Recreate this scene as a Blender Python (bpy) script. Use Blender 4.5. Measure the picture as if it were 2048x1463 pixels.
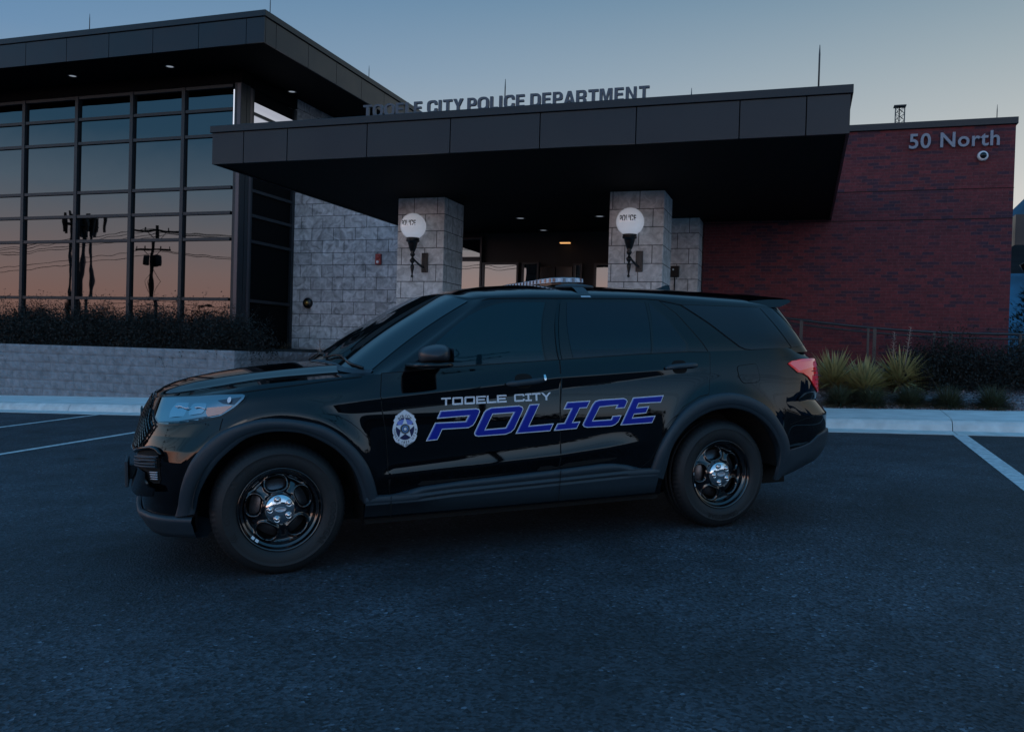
import bpy, bmesh, math, random
import numpy as np
from mathutils import Vector, Matrix
from mathutils.geometry import delaunay_2d_cdt
random.seed(7); RNG=np.random.default_rng(7)
scene=bpy.context.scene
for o in list(bpy.data.objects): bpy.data.objects.remove(o)
R=math.radians
# ------------------------------------------------------------------ camera
cam_d=bpy.data.cameras.new('camera'); cam_o=bpy.data.objects.new('camera',cam_d)
scene.collection.objects.link(cam_o); scene.camera=cam_o
cam_d.sensor_width=36.0; cam_d.sensor_fit='HORIZONTAL'
cam_d.lens=36.0*1748.15/2048.0
cam_d.clip_start=0.05; cam_d.clip_end=20000
RIGHT=Vector((0.948,0.316,0.028)); DOWN=Vector((0.032,-0.007,-0.999)); FWD=Vector((-0.315,0.949,-0.016))
FWD.normalize(); RIGHT=(RIGHT-FWD*RIGHT.dot(FWD)).normalized(); UP=RIGHT.cross(FWD)
M=Matrix(((RIGHT.x,UP.x,-FWD.x,0),(RIGHT.y,UP.y,-FWD.y,0),(RIGHT.z,UP.z,-FWD.z,1.3402),(0,0,0,1)))
cam_o.matrix_world=M
# ------------------------------------------------------------------ world: dusk sky
SUN_AZ=Vector((0.87,0.50,0)).normalized(); SUN_EL=R(8.0); LAMP_AZ=Vector((.28,-.96,0)).normalized()
world=bpy.data.worlds.new('World'); scene.world=world; world.use_nodes=True
nt=world.node_tree; nt.nodes.clear(); N=nt.nodes.new; Lk=nt.links.new
wo=N('ShaderNodeOutputWorld'); bg=N('ShaderNodeBackground'); bg2=N('ShaderNodeBackground'); addS=N('ShaderNodeAddShader')
tc=N('ShaderNodeTexCoord'); sep=N('ShaderNodeSeparateXYZ'); Lk(tc.outputs['Generated'],sep.inputs[0])
dot=N('ShaderNodeVectorMath'); dot.operation='DOT_PRODUCT'; Lk(tc.outputs['Generated'],dot.inputs[0]); dot.inputs[1].default_value=(SUN_AZ.x,SUN_AZ.y,0)
mr=N('ShaderNodeMapRange'); Lk(dot.outputs['Value'],mr.inputs['Value']); mr.inputs['From Min'].default_value=-1; mr.inputs['From Max'].default_value=1
def wramp(stops):
    r=N('ShaderNodeValToRGB'); cr=r.color_ramp
    mz=N('ShaderNodeMapRange'); Lk(sep.outputs['Z'],mz.inputs['Value']); mz.inputs['From Min'].default_value=-0.1; mz.inputs['From Max'].default_value=1.0
    Lk(mz.outputs[0],r.inputs[0])
    while len(cr.elements)>1: cr.elements.remove(cr.elements[-1])
    for i,(z,c) in enumerate(stops):
        e=cr.elements[0] if i==0 else cr.elements.new((z+.1)/1.1)
        e.position=(z+.1)/1.1; e.color=(*c,1)
    return r
WA=wramp([(-.1,(.06,.07,.09)),(-.01,(.46,.42,.42)),(.03,(.74,.71,.68)),(.10,(.76,.73,.68)),(.17,(.68,.66,.61)),(.3,(.41,.46,.45)),(.4,(.19,.29,.345)),(.55,(.12,.32,.54)),(1,(.065,.27,.56))])
WB=wramp([(-.1,(.03,.035,.05)),(-.01,(.40,.18,.13)),(.03,(.80,.36,.25)),(.08,(.62,.36,.29)),(.14,(.34,.33,.38)),(.2,(.11,.22,.36)),(.3,(.004,.16,.41)),(.4,(.004,.142,.38)),(.55,(.09,.29,.55)),(1,(.065,.27,.56))])
WK=wramp([(-.1,(.05,.055,.07)),(-.01,(1.2,.56,.40)),(.04,(1.85,1.02,.82)),(.075,(1.66,1.12,1.0)),(.113,(1.20,1.08,1.10)),(.16,(.66,.92,1.15)),(.215,(.19,.50,.80)),(.3,(.11,.42,.78)),(.5,(.085,.38,.76)),(1,(.065,.27,.56))])
mx=N('ShaderNodeMix'); mx.data_type='RGBA'; Lk(mr.outputs[0],mx.inputs['Factor']); Lk(WB.outputs[0],mx.inputs['A']); Lk(WA.outputs[0],mx.inputs['B'])
dotk=N('ShaderNodeVectorMath'); dotk.operation='DOT_PRODUCT'; Lk(tc.outputs['Generated'],dotk.inputs[0]); dotk.inputs[1].default_value=(-.707,-.707,0)
mrk=N('ShaderNodeMapRange'); mrk.interpolation_type='SMOOTHSTEP'; Lk(dotk.outputs['Value'],mrk.inputs['Value']); mrk.inputs['From Min'].default_value=.15; mrk.inputs['From Max'].default_value=.8
WC=wramp([(-.1,(.05,.055,.07)),(-.01,(.50,.50,.54)),(.03,(.66,.86,1.10)),(.08,(.60,.86,1.18)),(.14,(.42,.74,1.10)),(.22,(.22,.49,.84)),(.35,(.075,.36,.68)),(.5,(.055,.30,.60)),(1,(.065,.27,.56))])
dotb=N('ShaderNodeVectorMath'); dotb.operation='DOT_PRODUCT'; Lk(tc.outputs['Generated'],dotb.inputs[0]); dotb.inputs[1].default_value=(.315,-.949,0)
mrb=N('ShaderNodeMapRange'); mrb.interpolation_type='SMOOTHSTEP'; Lk(dotb.outputs['Value'],mrb.inputs['Value']); mrb.inputs['From Min'].default_value=.05; mrb.inputs['From Max'].default_value=.6
mb=N('ShaderNodeMix'); mb.data_type='RGBA'; Lk(mrb.outputs[0],mb.inputs['Factor']); Lk(mx.outputs['Result'],mb.inputs['A']); Lk(WC.outputs[0],mb.inputs['B'])
mk=N('ShaderNodeMix'); mk.data_type='RGBA'; Lk(mrk.outputs[0],mk.inputs['Factor']); Lk(mb.outputs['Result'],mk.inputs['A']); Lk(WK.outputs[0],mk.inputs['B'])
# added sky glow behind the camera, a fill for the pillars and walls
gd=N('ShaderNodeVectorMath'); gd.operation='DOT_PRODUCT'; Lk(tc.outputs['Generated'],gd.inputs[0]); gd.inputs[1].default_value=(LAMP_AZ.x*.985,LAMP_AZ.y*.985,.174)
gm=N('ShaderNodeMapRange'); Lk(gd.outputs['Value'],gm.inputs['Value']); gm.inputs['From Min'].default_value=.45; gm.inputs['From Max'].default_value=1.0
gp=N('ShaderNodeMath'); gp.operation='POWER'; Lk(gm.outputs[0],gp.inputs[0]); gp.inputs[1].default_value=2.2
gx=N('ShaderNodeMix'); gx.data_type='RGBA'; gx.blend_type='ADD'; gx.clamp_result=False; Lk(gp.outputs[0],gx.inputs['Factor']); Lk(mk.outputs['Result'],gx.inputs['A']); gx.inputs['B'].default_value=(.16,.15,.19,1)
Lk(gx.outputs['Result'],bg.inputs['Color']); bg.inputs['Strength'].default_value=1.0
sky=N('ShaderNodeTexSky'); sky.sky_type='NISHITA'; sky.sun_disc=False; sky.sun_elevation=SUN_EL; sky.sun_rotation=math.atan2(LAMP_AZ.x,LAMP_AZ.y)
Lk(sky.outputs[0],bg2.inputs['Color']); bg2.inputs['Strength'].default_value=0.004
Lk(bg.outputs[0],addS.inputs[0]); Lk(bg2.outputs[0],addS.inputs[1]); Lk(addS.outputs[0],wo.inputs['Surface'])
# ------------------------------------------------------------------ sun (just gone, very soft)
sd=bpy.data.lights.new('sun','SUN'); so=bpy.data.objects.new('sun',sd); scene.collection.objects.link(so)
sd.energy=0.06; sd.angle=R(14); sd.color=(1.0,.90,.82)
sdir=Vector((LAMP_AZ.x*math.cos(SUN_EL),LAMP_AZ.y*math.cos(SUN_EL),math.sin(SUN_EL)))
so.rotation_euler=(-sdir).to_track_quat('-Z','Y').to_euler()
scene.view_settings.view_transform='Standard'; scene.view_settings.look='None'
scene.view_settings.exposure=0.0; scene.view_settings.gamma=1.0; scene.view_settings.use_curve_mapping=False
scene.cycles.max_bounces=6; scene.cycles.use_denoising=True
GX,GY=0.030044,0.025820
def gz(x,y):
    f=lambda v,a: np.where(np.abs(v)<a,v,np.sign(v)*(a+(1-np.exp(-(np.abs(v)-a)/20.))*20.))
    return GX*f(np.asarray(x,float),30.)+GY*f(np.asarray(y,float),30.)
def gzf(x,y): return float(gz(x,y))
# ------------------------------------------------------------------ helpers
COL=scene.collection
def link(o,parent=None):
    COL.objects.link(o)
    if parent is not None: o.parent=parent
    return o
def tag(o,label=None,cat=None,group=None,kind=None):
    if label: o['label']=label
    if cat: o['category']=cat
    if group: o['group']=group
    if kind: o['kind']=kind
    return o
def empty(name,loc=(0,0,0),rz=0,label=None,cat=None,group=None):
    o=bpy.data.objects.new(name,None); o.empty_display_size=.1; o.location=loc; o.rotation_euler=(0,0,rz); link(o); return tag(o,label,cat,group)
class MB:
    """collects faces and builds ONE mesh object; UVs are metres, projected along each face's main axis"""
    def __init__(s): s.v=[];s.f=[];s.m=[];s.n=[];s.hasn=False;s.sm=[]
    def add(s,V,F,mi=0,smooth=False,nrm=None):
        b=len(s.v); V=[tuple(map(float,p)) for p in V]; s.v+=V
        s.f+=[tuple(b+i for i in f) for f in F]; s.m+=[mi]*len(F); s.sm+=[smooth]*len(F)
        if nrm is not None: s.hasn=True; s.n+=[tuple(map(float,p)) for p in nrm]
        else: s.n+=[(0,0,0)]*len(V)
        return s
    def box(s,x0,x1,y0,y1,z0,z1,mi=0,M=None,skip=''):
        V=[(x0,y0,z0),(x1,y0,z0),(x1,y1,z0),(x0,y1,z0),(x0,y0,z1),(x1,y0,z1),(x1,y1,z1),(x0,y1,z1)]
        F=[(0,3,2,1),(4,5,6,7),(0,1,5,4),(1,2,6,5),(2,3,7,6),(3,0,4,7)]
        if M is not None: V=[tuple(M@Vector(p)) for p in V]
        return s.add(V,F,mi)
    def cbox(s,c,sz,mi=0,M=None):
        return s.box(c[0]-sz[0]/2,c[0]+sz[0]/2,c[1]-sz[1]/2,c[1]+sz[1]/2,c[2]-sz[2]/2,c[2]+sz[2]/2,mi,M)
    def tube(s,P,r,n=8,mi=0,cap=True,smooth=True):
        P=[Vector(p) for p in P]; rr=r if hasattr(r,'__len__') else [r]*len(P)
        V=[];F=[]; prev=None
        for i,p in enumerate(P):
            t=(P[min(i+1,len(P)-1)]-P[max(i-1,0)]).normalized()
            if prev is None:
                a=Vector((0,0,1)) if abs(t.z)<.9 else Vector((1,0,0)); u=t.cross(a).normalized()
            else: u=(prev-t*prev.dot(t)).normalized()
            prev=u; w=t.cross(u)
            for k in range(n):
                an=2*math.pi*k/n; V.append(p+u*(math.cos(an)*rr[i])+w*(math.sin(an)*rr[i]))
        for i in range(len(P)-1):
            for k in range(n): F.append((i*n+k,i*n+(k+1)%n,(i+1)*n+(k+1)%n,(i+1)*n+k))
        if cap: F.append(tuple(range(n-1,-1,-1))); F.append(tuple((len(P)-1)*n+k for k in range(n)))
        return s.add(V,F,mi,smooth)
    def lathe(s,prof,n=32,axis='z',c=(0,0,0),mi=0,smooth=True,close=False):
        V=[];F=[]
        for r,h in prof:
            for k in range(n):
                a=2*math.pi*k/n; x,y=r*math.cos(a),r*math.sin(a)
                p=(x,y,h) if axis=='z' else ((x,h,y) if axis=='y' else (h,x,y))
                V.append((p[0]+c[0],p[1]+c[1],p[2]+c[2]))
        for i in range(len(prof)-1):
            for k in range(n): F.append((i*n+k,i*n+(k+1)%n,(i+1)*n+(k+1)%n,(i+1)*n+k))
        return s.add(V,F,mi,smooth)
    def build(s,name,mats,parent=None,weld=0,recalc=False,bevel=0,uv=True):
        me=bpy.data.meshes.new(name); me.from_pydata(s.v,[],s.f)
        mats=mats if isinstance(mats,(list,tuple)) else [mats]
        for m in mats: me.materials.append(m)
        me.polygons.foreach_set('material_index',s.m); me.polygons.foreach_set('use_smooth',s.sm)
        if weld or recalc:
            bm=bmesh.new(); bm.from_mesh(me)
            if weld: bmesh.ops.remove_doubles(bm,verts=bm.verts,dist=weld)
            if recalc: bmesh.ops.recalc_face_normals(bm,faces=bm.faces)
            bm.to_mesh(me); bm.free()
        if s.hasn:
            me.update(); nf=len(me.polygons); pn=np.empty(nf*3); me.polygons.foreach_get('normal',pn); pn=pn.reshape(-1,3); NN=np.array(s.n)
            fl=[i for i,f in enumerate(s.f) if NN[list(f)].sum(0)@pn[i]<0]
            if fl:
                ff=[tuple(f) for f in s.f]
                for i in fl: ff[i]=ff[i][::-1]
                m2=bpy.data.meshes.new(name); m2.from_pydata(s.v,[],ff)
                for m in mats: m2.materials.append(m)
                m2.polygons.foreach_set('material_index',s.m); m2.polygons.foreach_set('use_smooth',s.sm); bpy.data.meshes.remove(me); me=m2; me.name=name
        me.update()
        if uv:
            ul=me.uv_layers.new(name='uv'); nl=len(me.loops)
            co=np.empty(len(me.vertices)*3); me.vertices.foreach_get('co',co); co=co.reshape(-1,3)
            vi=np.empty(nl,int); me.loops.foreach_get('vertex_index',vi)
            pn=np.empty(len(me.polygons)*3); me.polygons.foreach_get('normal',pn); pn=np.abs(pn.reshape(-1,3))
            lt=np.empty(len(me.polygons),int); me.polygons.foreach_get('loop_total',lt)
            ax=np.repeat(np.argmax(pn,1),lt); c=co[vi]
            uu=np.where(ax==0,c[:,1],c[:,0]); vv=np.where(ax==2,c[:,1],c[:,2])
            ul.data.foreach_set('uv',np.stack([uu,vv],1).ravel())
        if s.hasn and not weld and len(me.vertices)==len(s.n):
            me.normals_split_custom_set_from_vertices(s.n)
        o=bpy.data.objects.new(name,me); link(o,parent)
        if bevel:
            b=o.modifiers.new('edge','BEVEL'); b.width=bevel; b.segments=2; b.limit_method='ANGLE'; b.angle_limit=R(40)
        return o
def text_mesh(t,size=1.0,bold=0.0,space=1.0,depth=0.0,res=4):
    cu=bpy.data.curves.new('lettering_outline','FONT'); cu.body=t; cu.size=size; cu.offset=bold; cu.space_character=space; cu.extrude=depth; cu.resolution_u=res
    ob=bpy.data.objects.new('lettering_outline',cu); COL.objects.link(ob)
    dg=bpy.context.evaluated_depsgraph_get(); me=bpy.data.meshes.new_from_object(ob.evaluated_get(dg))
    V=np.array([v.co[:] for v in me.vertices]); F=[tuple(p.vertices) for p in me.polygons]
    bpy.data.objects.remove(ob); bpy.data.curves.remove(cu); bpy.data.meshes.remove(me)
    return V,F
# ------------------------------------------------------------------ materials
def lin(r,g,b):
    f=lambda c:(c/255/12.92) if c/255<=.04045 else ((c/255+.055)/1.055)**2.4
    return (f(r),f(g),f(b))
def mat(name,col=(.5,.5,.5),rough=.5,metal=0.0,ior=1.5,coat=0.0,coatr=.03,var=0.0,vscale=8.0,bump=0.0,bscale=60.0,emis=None,estr=0.0,trans=0.0,rvar=0.0,spec=.5):
    m=bpy.data.materials.new(name); m.use_nodes=True; t=m.node_tree; p=t.nodes['Principled BSDF']
    p.inputs['Base Color'].default_value=(*col,1); p.inputs['Roughness'].default_value=rough; p.inputs['Metallic'].default_value=metal
    p.inputs['IOR'].default_value=ior; p.inputs['Coat Weight'].default_value=coat; p.inputs['Coat Roughness'].default_value=coatr
    p.inputs['Transmission Weight'].default_value=trans; p.inputs['Specular IOR Level'].default_value=spec
    if emis: p.inputs['Emission Color'].default_value=(*emis,1); p.inputs['Emission Strength'].default_value=estr
    co=t.nodes.new('ShaderNodeTexCoord')
    n=t.nodes.new('ShaderNodeTexNoise'); n.inputs['Scale'].default_value=vscale; n.inputs['Detail'].default_value=5; t.links.new(co.outputs['Object'],n.inputs['Vector'])
    if var:
        mp=t.nodes.new('ShaderNodeMapRange'); mp.inputs['From Min'].default_value=.3; mp.inputs['From Max'].default_value=.7; mp.inputs['To Min'].default_value=1-var; mp.inputs['To Max'].default_value=1+var
        t.links.new(n.outputs[0],mp.inputs['Value'])
        mu=t.nodes.new('ShaderNodeMix'); mu.data_type='RGBA'; mu.blend_type='MULTIPLY'; mu.inputs['Factor'].default_value=1; mu.inputs['A'].default_value=(*col,1)
        t.links.new(mp.outputs[0],mu.inputs['B']); t.links.new(mu.outputs['Result'],p.inputs['Base Color'])
    if rvar:
        mp=t.nodes.new('ShaderNodeMapRange'); mp.inputs['From Min'].default_value=.3; mp.inputs['From Max'].default_value=.7; mp.inputs['To Min'].default_value=max(0,rough-rvar); mp.inputs['To Max'].default_value=rough+rvar
        t.links.new(n.outputs[0],mp.inputs['Value']); t.links.new(mp.outputs[0],p.inputs['Roughness'])
    if bump:
        b=t.nodes.new('ShaderNodeTexNoise'); b.inputs['Scale'].default_value=bscale; b.inputs['Detail'].default_value=6; t.links.new(co.outputs['Object'],b.inputs['Vector'])
        bp=t.nodes.new('ShaderNodeBump'); bp.inputs['Strength'].default_value=bump; bp.inputs['Distance'].default_value=.01; t.links.new(b.outputs[0],bp.inputs['Height']); t.links.new(bp.outputs[0],p.inputs['Normal'])
    return m
def blocks(name,c1,c2,cm,bw,rh,mortar,rough=.85,off=.5,ou=0.0,ov=0.0,bump=.5,mott=.35,mscale=9.,dark=None,darkp=0.0,sq=1.0):
    m=bpy.data.materials.new(name); m.use_nodes=True; t=m.node_tree; p=t.nodes['Principled BSDF']; n=t.nodes.new; l=t.links.new
    uv=n('ShaderNodeTexCoord'); mp=n('ShaderNodeMapping'); mp.inputs['Location'].default_value=(ou,ov,0); l(uv.outputs['UV'],mp.inputs['Vector'])
    b=n('ShaderNodeTexBrick'); b.offset=off; b.inputs['Scale'].default_value=1; b.inputs['Brick Width'].default_value=bw; b.inputs['Row Height'].default_value=rh
    b.inputs['Mortar Size'].default_value=mortar; b.inputs['Mortar Smooth'].default_value=.3; b.inputs['Bias'].default_value=0
    b.inputs['Color1'].default_value=(*c1,1); b.inputs['Color2'].default_value=(*c2,1); b.inputs['Mortar'].default_value=(*cm,1); l(mp.outputs[0],b.inputs['Vector'])
    colo=b.outputs['Color']
    if dark:   # a share of much darker units: second lookup of the same bond
        b2=n('ShaderNodeTexBrick'); b2.offset=off
        for k in ('Scale','Brick Width','Row Height','Mortar Size','Mortar Smooth'): b2.inputs[k].default_value=b.inputs[k].default_value
        b2.inputs['Color1'].default_value=(0,0,0,1); b2.inputs['Color2'].default_value=(1,1,1,1); b2.inputs['Mortar'].default_value=(0,0,0,1)
        mp2=n('ShaderNodeMapping'); mp2.inputs['Location'].default_value=(ou+bw*40,ov+rh*22,0); l(uv.outputs['UV'],mp2.inputs['Vector']); l(mp2.outputs[0],b2.inputs['Vector'])
        nz=n('ShaderNodeTexNoise'); nz.inputs['Scale'].default_value=1.1; l(mp.outputs[0],nz.inputs['Vector'])
        ad=n('ShaderNodeMath'); ad.operation='ADD'; l(b2.outputs['Color'],ad.inputs[0]); l(nz.outputs[0],ad.inputs[1])
        gt=n('ShaderNodeMapRange'); gt.inputs['From Min'].default_value=1.5-darkp-.06; gt.inputs['From Max'].default_value=1.5-darkp+.06; l(ad.outputs[0],gt.inputs['Value'])
        inv=n('ShaderNodeMath'); inv.operation='MULTIPLY'; l(gt.outputs[0],inv.inputs[0])
        om=n('ShaderNodeMath'); om.operation='SUBTRACT'; om.inputs[0].default_value=1; l(b.outputs['Fac'],om.inputs[1]); l(om.outputs[0],inv.inputs[1])
        dm=n('ShaderNodeMix'); dm.data_type='RGBA'; l(inv.outputs[0],dm.inputs['Factor']); l(colo,dm.inputs['A']); dm.inputs['B'].default_value=(*dark,1); colo=dm.outputs['Result']
    nz=n('ShaderNodeTexNoise'); nz.inputs['Scale'].default_value=mscale; nz.inputs['Detail'].default_value=8; nz.inputs['Distortion'].default_value=1.2; l(mp.outputs[0],nz.inputs['Vector'])
    mr=n('ShaderNodeMapRange'); mr.inputs['From Min'].default_value=.3; mr.inputs['From Max'].default_value=.7; mr.inputs['To Min'].default_value=1-mott; mr.inputs['To Max'].default_value=1+mott; l(nz.outputs[0],mr.inputs['Value'])
    mu=n('ShaderNodeMix'); mu.data_type='RGBA'; mu.blend_type='MULTIPLY'; mu.inputs['Factor'].default_value=1; l(colo,mu.inputs['A']); l(mr.outputs[0],mu.inputs['B'])
    l(mu.outputs['Result'],p.inputs['Base Color']); p.inputs['Roughness'].default_value=rough
    hs=n('ShaderNodeMath'); hs.operation='MULTIPLY_ADD'; l(nz.outputs[0],hs.inputs[0]); hs.inputs[1].default_value=.35; 
    sb=n('ShaderNodeMath'); sb.operation='MULTIPLY'; l(b.outputs['Fac'],sb.inputs[0]); sb.inputs[1].default_value=-1.0; l(sb.outputs[0],hs.inputs[2])
    bp=n('ShaderNodeBump'); bp.inputs['Strength'].default_value=bump; bp.inputs['Distance'].default_value=.012; l(hs.outputs[0],bp.inputs['Height']); l(bp.outputs[0],p.inputs['Normal'])
    return m
def glassmat(name,col,wav=.02,wscale=.9,rough=.01,mixd=(.002,.003,.004)):
    """coated window glass: tinted mirror over a dark room, with the slight waviness of real panes"""
    m=bpy.data.materials.new(name); m.use_nodes=True; t=m.node_tree; n=t.nodes.new; l=t.links.new
    p=t.nodes['Principled BSDF']; p.inputs['Base Color'].default_value=(*col,1); p.inputs['Metallic'].default_value=1; p.inputs['Roughness'].default_value=rough
    co=n('ShaderNodeTexCoord'); nz=n('ShaderNodeTexNoise'); nz.inputs['Scale'].default_value=wscale; nz.inputs['Detail'].default_value=2; l(co.outputs['Object'],nz.inputs['Vector'])
    bp=n('ShaderNodeBump'); bp.inputs['Strength'].default_value=wav; bp.inputs['Distance'].default_value=.1; l(nz.outputs[0],bp.inputs['Height']); l(bp.outputs[0],p.inputs['Normal'])
    return m
def asphalt():
    m=bpy.data.materials.new('asphalt'); m.use_nodes=True; t=m.node_tree; p=t.nodes['Principled BSDF']; n=t.nodes.new; l=t.links.new
    co=n('ShaderNodeTexCoord')
    def noise(s,d=4): 
        z=n('ShaderNodeTexNoise'); z.inputs['Scale'].default_value=s; z.inputs['Detail'].default_value=d; l(co.outputs['Object'],z.inputs['Vector']); return z.outputs[0]
    def mrg(v,a,b,c,d):
        q=n('ShaderNodeMapRange'); q.inputs['From Min'].default_value=a; q.inputs['From Max'].default_value=b; q.inputs['To Min'].default_value=c; q.inputs['To Max'].default_value=d; l(v,q.inputs['Value']); return q.outputs[0]
    def mul(a,b):
        q=n('ShaderNodeMath'); q.operation='MULTIPLY'; l(a,q.inputs[0]); l(b,q.inputs[1]); return q.outputs[0]
    big=mrg(noise(.30,5),.36,.66,.55,1.6); mid=mrg(noise(2.2,6),.3,.7,.62,1.38)
    vo=n('ShaderNodeTexVoronoi'); vo.inputs['Scale'].default_value=70; l(co.outputs['Object'],vo.inputs['Vector'])
    sx=n('ShaderNodeSeparateColor'); l(vo.outputs['Color'],sx.inputs[0])
    grain=mrg(sx.outputs[0],0,1,.15,1.9); spark=mrg(sx.outputs[1],.965,.995,1.0,3.2)
    # scattered oil stains and pits
    pit=mrg(noise(1.7,2),.71,.75,1.0,.25)
    v=mul(mul(mul(mul(big,mid),grain),spark),pit)
    mu=n('ShaderNodeMix'); mu.data_type='RGBA'; mu.blend_type='MULTIPLY'; mu.inputs['Factor'].default_value=1; mu.inputs['A'].default_value=(.027,.032,.040,1); l(v,mu.inputs['B']); l(mu.outputs['Result'],p.inputs['Base Color'])
    p.inputs['Roughness'].default_value=.75
    bp=n('ShaderNodeBump'); bp.inputs['Strength'].default_value=.8; bp.inputs['Distance'].default_value=.006; l(vo.outputs['Distance'],bp.inputs['Height'])
    b2=n('ShaderNodeBump'); b2.inputs['Strength'].default_value=.35; b2.inputs['Distance'].default_value=.02; l(noise(40,5),b2.inputs['Height']); l(b2.outputs[0],bp.inputs['Normal']); l(bp.outputs[0],p.inputs['Normal'])
    return m
def gravelmat():
    m=bpy.data.materials.new('gravel'); m.use_nodes=True; t=m.node_tree; p=t.nodes['Principled BSDF']; n=t.nodes.new; l=t.links.new
    co=n('ShaderNodeTexCoord'); vo=n('ShaderNodeTexVoronoi'); vo.inputs['Scale'].default_value=28; l(co.outputs['Object'],vo.inputs['Vector'])
    sx=n('ShaderNodeSeparateColor'); l(vo.outputs['Color'],sx.inputs[0])
    r=n('ShaderNodeValToRGB'); l(sx.outputs[0],r.inputs[0]); cr=r.color_ramp
    cr.elements[0].color=(.10,.085,.09,1); cr.elements[1].color=(.46,.40,.42,1); e=cr.elements.new(.5); e.color=(.24,.19,.20,1)
    l(r.outputs[0],p.inputs['Base Color']); p.inputs['Roughness'].default_value=.9
    bp=n('ShaderNodeBump'); bp.invert=True; bp.inputs['Strength'].default_value=1; bp.inputs['Distance'].default_value=.03; l(vo.outputs['Distance'],bp.inputs['Height']); l(bp.outputs[0],p.inputs['Normal'])
    return m
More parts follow.
